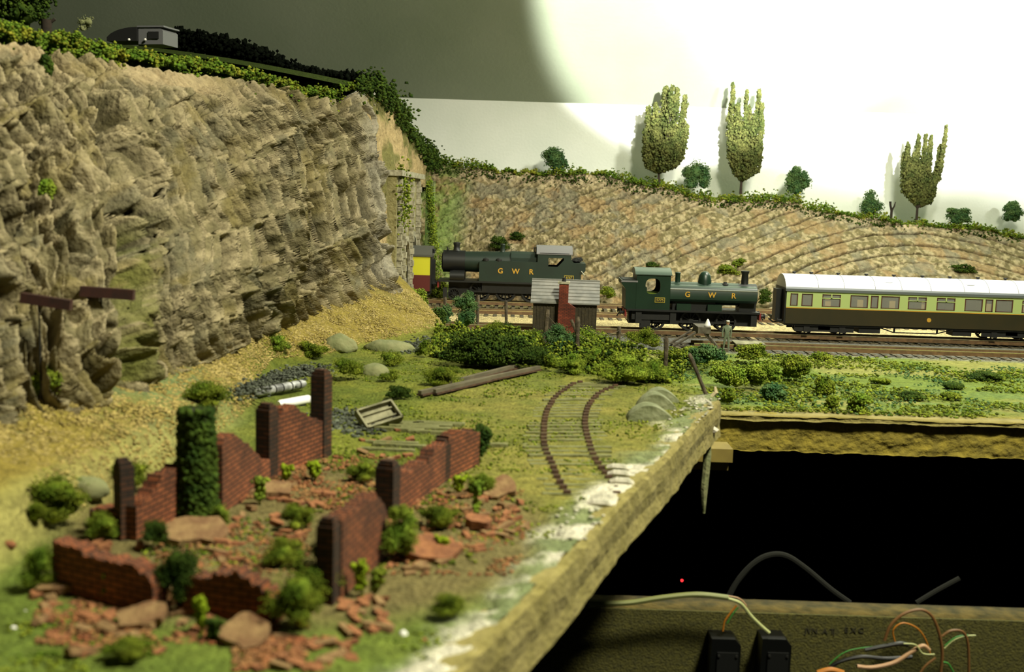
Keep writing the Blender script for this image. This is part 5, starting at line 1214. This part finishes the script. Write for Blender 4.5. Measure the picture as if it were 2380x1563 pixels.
# ------------------------------------------------------------------ foreground and middle bushes
L1, L2, L3, LB = M_leaf, M_leafb, M_leafd, M_leafbl
for a_ in [
    (135, 1180, 135, 110, L1, 'large olive green bush on the bank above the left low wall'), (82, 1192, 55, 60, L1, 'small olive bush at the left foot of the large bank bush'),
    (305, 1080, 105, 62, L1, 'spreading olive bush behind the leftmost dark pier'), (100, 1372, 100, 100, L2, 'bright yellow green bush left of the low front wall'),
    (235, 1258, 85, 62, L2, 'bright green bush between low front wall and leftmost pier'), (412, 1418, 125, 140, L3, 'big dark green bush filling the gap in the front wall'),
    (660, 1318, 115, 70, L1, 'olive bush inside the ruin left of the peaked wall'), (738, 1398, 125, 130, L1, 'round olive bush against the left side of the peaked wall'),
    (690, 1470, 150, 135, L1, 'biggest olive bush at the bottom centre'), (930, 1305, 98, 128, L2, 'tall green bush in front of the right hand pier'),
    (1022, 1228, 98, 62, L1, 'rounded green bush at the foot of the stepped wall'), (1120, 1150, 62, 50, L2, 'light green leafy bush below the ivy covered corner'),
    (690, 1232, 78, 60, L1, 'olive bush behind the front right pier'), (845, 1122, 82, 46, L1, 'low olive bush between ruin and sleepers'),
    (1048, 1440, 110, 56, L1, 'low olive bush alone on the smooth green in front'), (478, 950, 125, 56, L1, 'olive bush behind the top of the ivy pillar'),
    (512, 1215, 40, 40, L2, 'small bright bush at the foot of the ivy pillar'), (360, 1275, 70, 66, L3, 'dark weed bush at the foot of the curved wall'),
    (290, 1535, 130, 50, L1, 'low grassy bush near the bottom edge'),
    (650, 842, 54, 40, L2, 'small round bush on the ochre slope above the silver tank'), (730, 818, 66, 46, L1, 'dark olive bush on the ochre slope left of the boulder'),
    (805, 885, 76, 52, L1, 'round olive bush right of the tallest pier'), (906, 852, 64, 34, L1, 'flat olive bush below the grey rocks'), (905, 888, 46, 28, L1, 'small olive bush between two larger ones'),
    (926, 930, 56, 30, L3, 'small dark bush above the grey wagon'), (1028, 898, 96, 42, L1, 'wide olive bush behind the lifted rails'), (1276, 864, 44, 38, L1, 'small olive bush at the far end of the lifted rails'),
    (985, 832, 40, 42, L1, 'small bush at the left end of the dark hedge'), (1490, 812, 78, 56, L1, 'dome shaped bush left of the buffer stop'),
    (1450, 892, 130, 66, L2, 'broad yellow green bush left of the corner post'), (1520, 892, 70, 50, L2, 'yellow green bush at the foot of the corner post'), (1390, 860, 70, 50, L2, 'yellow green bush below the short thick post'),
    (1240, 862, 120, 52, L3, 'low dark bush between the long hedge and the tall green ones'), (1330, 868, 100, 40, L2, 'low yellow green bush at the foot of the strutted post'), (1440, 850, 80, 54, L1, 'olive bush behind the short thick post'), (1560, 860, 60, 44, L1, 'small olive bush between the corner post and the leaning post'),
    (1150, 800, 60, 50, L1, 'olive bush between the second and third fence posts'), (1078, 768, 62, 86, LB, 'tall blue green bush between the first two fence posts'), (1215, 812, 90, 56, L1, 'olive bush left of the pale topped post'),
    (1300, 835, 76, 78, LB, 'blue green bush between hut and track grass'), (1375, 835, 84, 84, L2, 'tall yellow green bush at the right corner of the hut'), (1180, 800, 70, 44, L3, 'dark bush at the foot of the third fence post')]:
    a_ = (a_[0], a_[1], a_[2] * 1.1, a_[3] * 1.1) + a_[4:]
    bush(*a_, n=1100 if a_[2] > 60 else 500, lobes=7, cs=max(0.035 * (a_[2] * a_[3]) ** 0.5, 2.4) * gp(a_[0], a_[1]).y / FPX)
bush(1130, 856, 262, 84, L3, 'long dark green hedge behind the lifted rails', n=5200, lobes=16, cs=0.014, name='hedge', depth=0.35)
# bushes by the tunnel
for a_, Yd in [((1000, 742, 86, 66, L3, 'dark bush at the foot of the tunnel portal'), 9.0), ((965, 715, 60, 70, L2, 'light green bush beneath the cliff corner'), 8.9), ((1025, 722, 56, 66, LB, 'blue green bush behind the leftmost fence post'), 9.3), ((1020, 672, 44, 50, L1, 'olive bush between tunnel coach and left locomotive'), 11.6)]:
    P_ = Vector(dY(a_[0], a_[1], Yd)); P_.z = gz(P_.x, P_.y) if P_.y < 9.5 else -0.05; bush(*a_, where=P_, n=900, lobes=7, cs=0.014)
# main board bushes
for a_ in [(1745, 848, 84, 52, L1, 'round olive bush nearest the siding'), (1846, 892, 72, 64, L1, 'round olive bush right of the large thicket'), (1912, 920, 52, 42, L1, 'smaller olive bush below and right of the round one'),
           (1995, 962, 62, 48, L2, 'olive bush close to the front edge of the board'), (1934, 955, 34, 36, L1, 'tiny bush left of the front edge bush'), (1640, 862, 90, 60, LB, 'blue green bush right of the corner post'),
           (1690, 905, 100, 62, L2, 'yellow green bush in the thicket by the board joint'), (1768, 905, 90, 66, L2, 'yellow green bush at the right of the thicket'), (1800, 932, 70, 40, LB, 'low blue green bush under the thicket'),
           (1692, 940, 40, 36, L1, 'small round bush touching the board corner'), (1620, 842, 70, 40, L1, 'flat olive bush below the buffer stop'), (1906, 838, 44, 18, L1, 'tiny dark clump alone near the siding'),
           (2285, 886, 90, 22, L3, 'flat dark clump on the meadow at the right'), (2118, 928, 70, 16, L3, 'flat clump in the middle of the right meadow'), (2215, 905, 60, 14, L3, 'thin clump between the two flat meadow clumps'), (2050, 892, 60, 14, L1, 'thin olive clump left in the meadow'), (2210, 928, 50, 14, L1, 'small flat clump near the front of the meadow')]:
    bush(*a_, where=mg(a_[0], a_[1]), n=900 if a_[2] > 50 else 400, lobes=7 if a_[3] > 20 else 9, cs=0.014)
# wild tufts on the meadow and ground
def scatter(name, n, fpos, size, m, lab, seed, flat=0.6, cat='grass'):
    r = np.random.default_rng(seed); c = fpos(r, n); V, F = octa(c, r.uniform(0.5, 1.2, len(c)) * size, flat, seed); props(fast(name, V, F, m), lab, cat, kind='stuff')
def meadow(r, n):
    x = r.uniform(0.9, 6.5, n); y = r.uniform(6.0, 8.3, n); k = fbm(x * 2.4, y * 5, 301) + 0.15 * r.random(n) > 0.57; return np.stack([x, y, np.full(n, -0.05) + 0.012 * r.random(n)], 1)[k]
scatter('meadow_tuft', 26000, meadow, 0.014, M_leaf, 'short olive grass tufts over the meadow beside the siding', 3)
def meadow2(r, n):
    x = r.uniform(0.9, 6.5, n); y = r.uniform(6.0, 8.3, n); k = fbm(x * 3, y * 4, 401) > 0.52; return np.stack([x, y, np.full(n, -0.052) + 0.008 * r.random(n)], 1)[k]
scatter('meadow_scatter', 14000, meadow2, 0.011, M_leafbl, 'pale blue green scatter over the meadow', 4)
def talus(r, n):
    y = r.uniform(3.0, 8.6, n); xf_ = np.interp(y, _tfw[:, 1], _tfw[:, 0]); xb2 = np.interp(y, _cbs[:, 1], _cbs[:, 0]); x = xf_ - 0.02 - r.random(n) * (xf_ - xb2 + 0.1); return np.stack([x, y, near_h(x, y) + 0.0], 1)
M_och = mat('ochre scree', (132, 116, 56), 0.95, c2=(162, 144, 88), scale=10, island=0.35)
scatter('scree', 15000, talus, 0.011, M_och, 'ochre scree crumbs on the slope below the rock cliff', 5, cat='scree')
def lawn(r, n):
    y = 1.9 + 4.6 * r.random(n) ** 1.2; x = -1.1 + (xe(y) + 1.02) * r.random(n); k = (fbm(x * 4, y * 4, 501) > 0.5) & (y < np.interp(x, _fx, _fy)); return np.stack([x, y, near_h(x, y) + 0.002], 1)[k]
scatter('near_grass', 16000, lawn, 0.0075, M_leaf, 'fine green and olive scatter grass on the near board', 6, 0.6)
def under(r, n):
    ln = [(1000, 830), (1090, 850), (1180, 850), (1250, 850), (1330, 862), (1420, 880), (1500, 893), (1560, 893)]; lt = [(1010, 775), (1090, 785), (1180, 800), (1250, 815), (1330, 822), (1420, 835), (1500, 845), (1600, 850)]
    A = np.array([tuple(gp(*p)) for p in ln]); B = np.array([tuple(gp(*p)) for p in lt]); t_ = r.random(n) * 7; u = r.random((n, 1))
    a = np.stack([np.interp(t_, range(8), A[:, j]) for j in range(3)], 1); b_ = np.stack([np.interp(t_, range(8), B[:, j]) for j in range(3)], 1); c = a * (1 - u) + b_ * u
    hh = 0.16 * sstep(0.3, 0.7, fbm(c[:, 0] * 3.5, c[:, 1] * 3.5, 55)); c[:, 2] = np.maximum(near_h(c[:, 0], c[:, 1]), -0.05) + r.random(n) ** 0.6 * hh; return c
scatter('undergrowth', 17000, under, 0.0125, M_leaf, 'tangled green undergrowth along the fence line', 21, 0.9, 'undergrowth')
scatter('dark_undergrowth', 6000, under, 0.0125, M_leafd, 'darker green strands in the undergrowth along the fence line', 22, 0.9, 'undergrowth')
# dark ash banks by the silver tank
def ash(r, n):
    pts_ = [(530, 908), (590, 900), (640, 880), (690, 868), (745, 862)]; W_ = np.array([tuple(gp(*p)) for p in pts_]); t_ = r.random(n) * 4; c = np.stack([np.interp(t_, range(5), W_[:, j]) for j in range(3)], 1); c += r.normal(size=(n, 3)) * np.array([0.05, 0.09, 0.008]); return c
scatter('ash_bank', 2600, ash, 0.012, M_ash, 'dark ash and clinker bank behind the silver tank', 7, cat='ash')
def ash2(r, n):
    pts_ = [(775, 985), (840, 1000), (800, 960), (720, 985)]; W_ = np.array([tuple(gp(*p)) for p in pts_]); t_ = r.random(n) * 3; c = np.stack([np.interp(t_, range(4), W_[:, j]) for j in range(3)], 1); c += r.normal(size=(n, 3)) * np.array([0.05, 0.07, 0.005]); return c
scatter('cinder_patch', 700, ash2, 0.014, M_ash, 'dark cinders left of the grey wagon', 8, cat='ash')
def ash3(r, n):
    pts_ = [(930, 810), (960, 812), (985, 800), (1010, 790)]; W_ = np.array([tuple(gp(*p)) for p in pts_]); t_ = r.random(n) * 3; c = np.stack([np.interp(t_, range(4), W_[:, j]) for j in range(3)], 1); c += r.normal(size=(n, 3)) * np.array([0.06, 0.09, 0.005]); return c
scatter('stone_patch', 500, ash3, 0.016, M_ash, 'dark loose stones left of the long hedge', 9, cat='stones')
# clumps growing on the cliff
for (px, py, w_, h_, m_, lab) in [(98, 470, 52, 54, L2, 'round green clump high on the left of the rock cliff'), (98, 945, 84, 116, L1, 'tall olive clump at the left foot of the rock cliff'), (100, 175, 40, 50, L3, 'small dark clump in the top left hollow of the cliff')]:
    P_ = cliff_at(px, py - h_ * 0.4); kk = P_.y / FPX; bush(px, py, w_, h_, m_, lab, where=P_ + Vector((0.02, -0.02, -h_ * 0.5 * kk)), n=900, lobes=7, cs=0.012)
# weeds (stems with leaves)
def weed(px, py, h, m, lab, lean=0.0, wpx=20):
    P_ = gp(px, py); k = P_.y / FPX; H_ = h * k; t = thing('weed', lab, 'weed', tuple(P_)); random.seed(px)
    MB().tube([(0, 0, -0.005), (lean * k * .5, 0, H_ * .5), (lean * k, 0, H_)], [0.004, 0.003, 0.002], 5).obj('stem', M_weed, t)
    r = np.random.default_rng(px); n_ = 60; z = H_ * (0.25 + 0.8 * r.random(n_)); s_ = wpx * k * 0.4
    V, F = octa(np.stack([r.normal(size=n_) * s_ * (0.4 + 0.6 * z / H_) + lean * k * z / H_, r.normal(size=n_) * s_ * 0.5, z], 1), r.uniform(0.005, 0.011, n_), 1.3, px); fast('leaves', V, F, m, t)
for a_ in [(196, 1372, 62, M_weed, 'tall yellow green weed in front of the low left wall', 2), (240, 1400, 66, L1, 'bushy weed right of the tallest yellow one', 10), (262, 1372, 60, L3, 'dark weed leaning on the low left wall', -6), (470, 1478, 88, M_weed, 'tall yellow weed below the gap in the front wall', -8), (492, 1490, 50, L3, 'dark weed beside the tall yellow weed', 6),
           (548, 1408, 60, M_weed, 'yellow weed leaning right against the hump topped wall', 14), (590, 1418, 58, L3, 'pair of dark blades on the hump topped wall', -12), (842, 1388, 84, M_weed, 'bright tall weed right of the peaked wall', -6), (870, 1385, 60, L1, 'broad leaved weed beside the bright tall one', 10),
           (1108, 1210, 88, L2, 'thin sapling standing in the right hand rubble', -3), (604, 1172, 60, L2, 'bright sapling in front of the triangular gable', 0), (735, 1118, 40, M_weed, 'yellow green weed in front of the ribbed wall', -8), (1030, 1285, 36, M_weed, 'small yellow weed growing on the brick heap', 0), (1068, 1150, 40, M_weed, 'small yellow weed below the far corner wall', -4), (665, 1118, 36, M_weed, 'little weed at the foot of the ribbed wall', 4)]:
    weed(*a_)
# boulders
def boulder(px, py, w_, h_, lab, m=M_boulder, where=None):
    P_ = where or gp(px, py); k = P_.y / FPX; iv, if_ = ico(3); r = np.random.default_rng(px)
    V = iv * (1 + 0.5 * (fbm(iv[:, 0] * 2 + 5, iv[:, 1] * 2 + iv[:, 2], px % 50) - .5))[:, None] * np.array([w_ * k / 2, w_ * k * 0.4, h_ * k]); V[:, 2] = np.maximum(V[:, 2], -0.02)
    o = fast('boulder', V, if_, m, smooth=False); o.location = P_; props(o, lab, 'boulder')
boulder(790, 808, 84, 30, 'smooth grey green boulder on the ochre slope'); boulder(905, 812, 110, 24, 'long flat grey rock at the edge of the ochre slope'); boulder(870, 868, 70, 24, 'low grey green boulder right of the olive bush')
boulder(205, 1100, 90, 36, 'dull grey boulder on the bank behind the large olive bush')
boulder(937, 1478, 22, 14, 'small smooth pale pebble on the front green', M_white); boulder(986, 1489, 14, 7, 'tiny orange brick crumb on the front green', M_rub); boulder(32, 1462, 16, 7, 'small white stone at the lower left corner', M_white); boulder(60, 1425, 14, 6, 'tiny white stone left of the fallen slabs', M_white)
boulder(22, 1268, 30, 12, 'orange brick lump lying on the left bank', M_rub)

# three hump-backed corrugated sheets
for i, (x0, x1, yb_, h_, lab) in enumerate([(1460, 1565, 978, 34, 'largest and nearest arched grey green netting hump'), (1482, 1572, 952, 34, 'middle arched grey green netting hump'), (1500, 1578, 934, 26, 'farthest arched grey green netting hump')]):
    a_ = gp(x0, yb_); b_ = gp(x1, yb_ + 1); L_ = (b_ - a_).length; k = a_.y / FPX; H_ = h_ * k; n = 40; outer = []; inner = []
    for j in range(n + 1):
        q = j / n; z = H_ * math.sin(math.pi * min(1, q ** 0.85)) ** 0.9; outer.append((q * L_, z + 0.006)); inner.append((q * L_, z))
    t = MB(); 
    t.prism([(0, -0.01)] + outer + [(L_, -0.01)], 'y', 0, 0.09)
    o = t.obj('netting_hump', M_iron); o.location = a_; props(o, lab, 'mound')

# silver tank, metal tube with its glint painted white and grey wagon
a_ = gp(592, 924); b_ = gp(708, 908); k = a_.y / FPX; t = thing('silver_tank', 'weathered silver cylinder lying by the dark ash bank', 'tank', tuple(a_ + Vector((0, 0, 11 * k)))); d = b_ - a_; t.rotation_euler = (0, 0, math.atan2(d.y, d.x)); L_ = d.length
MB().cyl((0.02, 0, 0), (L_ - 0.02, 0, 0), 11 * k, n=24).cyl((0, 0, 0), (0.02, 0, 0), 6 * k, 11 * k, n=24).cyl((L_ - 0.02, 0, 0), (L_, 0, 0), 11 * k, 7 * k, n=24).obj('tank_barrel', M_silver, t, True)
for q in (0.35, 0.5, 0.68, 0.85): MB().cyl((L_ * q, 0, 0), (L_ * q + 0.006, 0, 0), 11.8 * k, n=24).obj('tank_band', M_under, t)
a_ = gp(652, 952); b_ = gp(716, 940); k = a_.y / FPX; t = thing('shiny_tube', 'shiny metal tube behind the ribbed wall, lamp glint painted white', 'tube', tuple(a_ + Vector((0, 0, 12 * k)))); d = b_ - a_; t.rotation_euler = (0, 0, math.atan2(d.y, d.x)); L_ = d.length
MB().cyl((0, 0, 0), (L_, 0, 0), 11 * k, n=32).cyl((-0.012, 0, 0), (0, 0, 0), 8 * k, 11 * k, n=32).cyl((L_, 0, 0), (L_ + 0.012, 0, 0), 11 * k, 8 * k, n=32).obj('tube_body', M_glint, t, True); MB().box(0.03, 0.06, -0.015, 0.015, -14 * k, -8 * k).box(L_ - 0.06, L_ - 0.03, -0.015, 0.015, -14 * k, -8 * k).obj('cradle', M_under, t)
P_ = gp(878, 990); t = thing('wrecked_wagon', 'weathered grey wooden wagon lying tipped on its side', 'wagon', tuple(P_ + Vector((0, 0, 0.03)))); t.rotation_euler = (math.radians(38), math.radians(-10), math.radians(38))
W_ = 0.17; D_ = 0.10
MB().box(-W_ / 2, W_ / 2, -D_ / 2, D_ / 2, 0, 0.008).obj('wagon_floor', M_grey, t)
for y in (-D_ / 2, D_ / 2 - 0.008): MB().box(-W_ / 2, W_ / 2, y, y + 0.008, 0.008, 0.034).obj('side_plank', M_grey, t)
for x in (-W_ / 2, W_ / 2 - 0.008): MB().box(x, x + 0.008, -D_ / 2, D_ / 2, 0.008, 0.034).obj('end_plank', M_grey, t)
for y in (-0.02, 0.018): MB().box(-W_ / 2, W_ / 2, y, y + 0.006, 0.008, 0.02).obj('chassis_beam', M_grey, t)
for x, y in ((-0.05, -0.045), (0.05, -0.045), (-0.05, 0.045), (0.05, 0.045)): MB().cyl((x, y, 0.02), (x, y + 0.01, 0.02), 0.012, n=10).obj('axle_box', M_under, t)

# dark red bars on thin posts in front of the cliff
for (x0, y0, x1, y1, ft, lab) in [(188, 677, 312, 686, (236, 905), 'dark red signal arm bar on a thin dark post before the cliff, right one'), (50, 692, 166, 710, (92, 935), 'dark red bar on a thin post before the cliff, left one')]:
    F_ = gp(*ft); Yd = F_.y; a_ = Vector(dY(x0, y0, Yd)); b_ = Vector(dY(x1, y1, Yd)); k = Yd / FPX
    t = thing('signal_arm', lab, 'signal post', tuple(F_)); 
    d = b_ - a_; an = math.atan2(d.z, d.x); m = MB(); M4 = Matrix.Translation(a_ - F_) @ Matrix.Rotation(-an, 4, 'Y'); m.box(0, d.length, -0.012, 0.012, -12 * k, 12 * k, M4); m.obj('arm', M_rust, t)
    MB().cyl((0, 0.015, -0.02), (0, 0.012, (a_.z + b_.z) / 2 - F_.z), 2.8 * k, 2.2 * k, 8).obj('post', M_under, t)

# hanging strip at the near board corner and plaster nub
a_ = Vector(dY(1643, 1000, 5.0)); b_ = Vector(dY(1636, 1194, 5.0))
o = MB().tube([tuple(a_), tuple(a_.lerp(b_, .3) + Vector((0.006, 0, 0))), tuple(a_.lerp(b_, .7) + Vector((-0.004, 0, 0))), tuple(b_)], [0.02, 0.019, 0.018, 0.006], 8).obj('hanging_strip', M_iron2 if False else M_boulder); props(o, 'ragged green grey strip hanging from the near board corner', 'strip')
o = MB().tube([tuple(dY(1625, 1008, 4.98)), tuple(dY(1645, 992, 4.98)), tuple(dY(1662, 1003, 4.98)), tuple(dY(1655, 1012, 4.98))], [0.012, 0.022, 0.02, 0.01], 8).obj('plaster_nub', M_plaster); props(o, 'lumpy pale plaster nub where the hanging strip is stuck', 'plaster')
o = MB().tube([tuple(dY(1652, 925, 5.2)), tuple(dY(1664, 912, 5.2)), tuple(dY(1662, 900, 5.2))], [0.008, 0.012, 0.006], 7).obj('bone_twig', M_pale); props(o, 'tiny pale twig at the tip of the near board', 'twig')

# ------------------------------------------------------------------ control panel and wiring under the board
PY = 4.5; pzt = -0.635
struct(MB().box(-0.4, 4.5, PY, PY + 0.012, -1.6, pzt).obj('panel_board', M_chip))
struct(rough_strip('panel_edge', -0.4, 4.5, PY + 0.014, pzt - 0.1, pzt + 0.003, M_chipe, nz=6, amp=0.001, thick=0.14, wav=0.0))
for (px, lab) in [(1676, 'left black screw terminal connector on the chipboard panel'), (1791, 'right black screw terminal connector on the chipboard panel')]:
    P_ = Vector(dY(px, 1500, PY)); t = thing('connector_block', lab, 'connector', (P_.x, PY, P_.z)); k = PY / FPX
    MB().prism([(-38 * k, -0.3), (36 * k, -0.3), (36 * k, 22 * k), (22 * k, 38 * k), (-34 * k, 38 * k)], 'y', -0.10, 0.0).obj('housing', M_conn, t)
    MB().box(-20 * k, 30 * k, -0.106, -0.1, -0.3, 0.01).obj('rocker', M_black, t)
    for x in (-16, 26): MB().cyl((x * k, -0.11, -2 * k), (x * k, -0.1, -2 * k), 3.2 * k, n=10).obj('screw', M_under, t)
def wire(pts, r_, m, lab, Yd=4.42, name='wire', sub=True):
    P_ = [Vector(dY(x, y, (Yd[i] if isinstance(Yd, (list, tuple)) else Yd))) for i, (x, y) in enumerate(pts)]
    if sub:
        Q_ = []
        for i in range(len(P_) - 1):
            p0, p1, p2, p3 = P_[max(i - 1, 0)], P_[i], P_[i + 1], P_[min(i + 2, len(P_) - 1)]
            for s_ in range(6):
                u = s_ / 6; Q_.append(0.5 * ((2 * p1) + (p2 - p0) * u + (2 * p0 - 5 * p1 + 4 * p2 - p3) * u * u + (3 * p1 - p0 - 3 * p2 + p3) * u ** 3))
        Q_.append(P_[-1]); P_ = Q_
    o = MB().tube([tuple(p) for p in P_], r_, 8).obj(name, m, None, True); return props(o, lab, 'cable' if r_ > 0.008 else 'wire')
wire([(1370, 1404), (1460, 1402), (1540, 1390), (1620, 1383), (1692, 1390)], 0.0115, M_cable, 'flat grey sheathed cable running along the top of the chipboard panel', name='cable')
wire([(1692, 1392), (1722, 1404), (1745, 1432), (1768, 1455), (1788, 1472)], 0.0075, M_wirew, 'pale wire bending down from the cable end into the right connector')
wire([(1692, 1386), (1718, 1392), (1734, 1408), (1732, 1420)], 0.003, M_wirepk, 'short stripped pink wire at the end of the grey cable')
wire([(1712, 1408), (1696, 1428), (1684, 1446), (1680, 1468)], 0.004, M_wireor, 'orange and green wire dropping into the left connector')
wire([(1716, 1412), (1702, 1430), (1690, 1450)], 0.003, M_wiregr, 'thin green wire beside the orange one above the left connector')
wire([(2056, 1490), (2070, 1455), (2100, 1428), (2138, 1418), (2165, 1432), (2182, 1470), (2190, 1520), (2185, 1575)], 0.0065, M_wirebr, 'brown wire in a tall loop, highest of the tangle')
wire([(2190, 1480), (2210, 1467), (2238, 1470), (2250, 1500), (2252, 1575)], 0.0055, M_wirebr, 'brown wire making the smaller loop right of the tall one')
wire([(2080, 1492), (2076, 1466), (2098, 1449), (2130, 1460), (2150, 1485), (2162, 1520)], 0.0035, M_wireor, 'thin orange wire looping inside the tall brown one')
wire([(1992, 1550), (2030, 1552), (2080, 1540), (2120, 1515), (2145, 1502), (2160, 1512)], 0.0085, M_wirepk, 'thick buff pink wire curving across the tangle', Yd=4.34)
wire([(1920, 1560), (1950, 1540), (2000, 1528), (2060, 1532), (2120, 1528)], 0.008, M_wirebk, 'black wire curving left out of the tangle', Yd=4.38)
wire([(2010, 1512), (2050, 1504), (2090, 1497), (2110, 1500)], 0.009, M_wirebk, 'short black taped wire joint above the pink wire', Yd=4.38)
wire([(2195, 1508), (2215, 1490), (2240, 1480), (2268, 1478)], 0.0032, M_wirew, 'bare pale wire end pointing right from the tangle')
wire([(2196, 1502), (2222, 1482), (2250, 1477)], 0.003, M_wiregr, 'green wire end pointing right beside the pale one')
wire([(2100, 1497), (2128, 1500), (2145, 1520), (2172, 1522)], 0.0032, M_wirew, 'looped pale bare wire in the middle of the tangle', Yd=4.33)
wire([(1928, 1545), (1955, 1522), (1985, 1510), (2040, 1503)], 0.0028, M_wiregr, 'thin dark green wire left of the taped joint')
wire([(2192, 1540), (2205, 1545), (2222, 1575)], 0.004, M_wiregr, 'bright green wire leaving the bottom of the tangle')
wire([(2175, 1530), (2150, 1550), (2130, 1580)], 0.005, M_wirebr, 'brown wire heading down left from the knot')
wire([(1900, 1566), (1930, 1558), (1960, 1566)], 0.012, M_wireor, 'orange insulated cable just showing at the bottom edge', Yd=4.3, name='cable')
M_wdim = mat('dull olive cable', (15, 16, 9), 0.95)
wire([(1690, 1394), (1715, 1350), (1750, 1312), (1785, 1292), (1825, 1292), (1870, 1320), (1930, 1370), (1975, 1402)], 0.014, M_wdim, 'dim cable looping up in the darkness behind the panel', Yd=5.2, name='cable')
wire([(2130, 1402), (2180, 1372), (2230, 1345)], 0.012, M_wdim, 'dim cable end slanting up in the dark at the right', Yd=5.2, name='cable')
o = MB().cyl(tuple(dY(1585, 1350, 5.4)), tuple(dY(1585, 1350, 5.45)), 0.008, n=12).obj('indicator_light', M_led); props(o, 'tiny glowing red indicator light in the darkness under the board', 'light')
for (s_, x, y, z) in (('JVN  A T', 1905, 1468, .03), ('|', 1938, 1470, .04), ('E X C', 1985, 1466, .035)):
    P_ = dY(x, y, PY); q = text_mesh(s_, 0.034, 0.0005, 'pencil_note', M_pen, None, (P_[0], PY - 0.002, P_[2])); props(q, {'JVN  A T': 'faint handwritten letters JVN AT on the chipboard panel', '|': 'faint vertical pencil stroke on the chipboard panel', 'E X C': 'faint handwritten letters EXC on the chipboard panel'}[s_], 'writing')
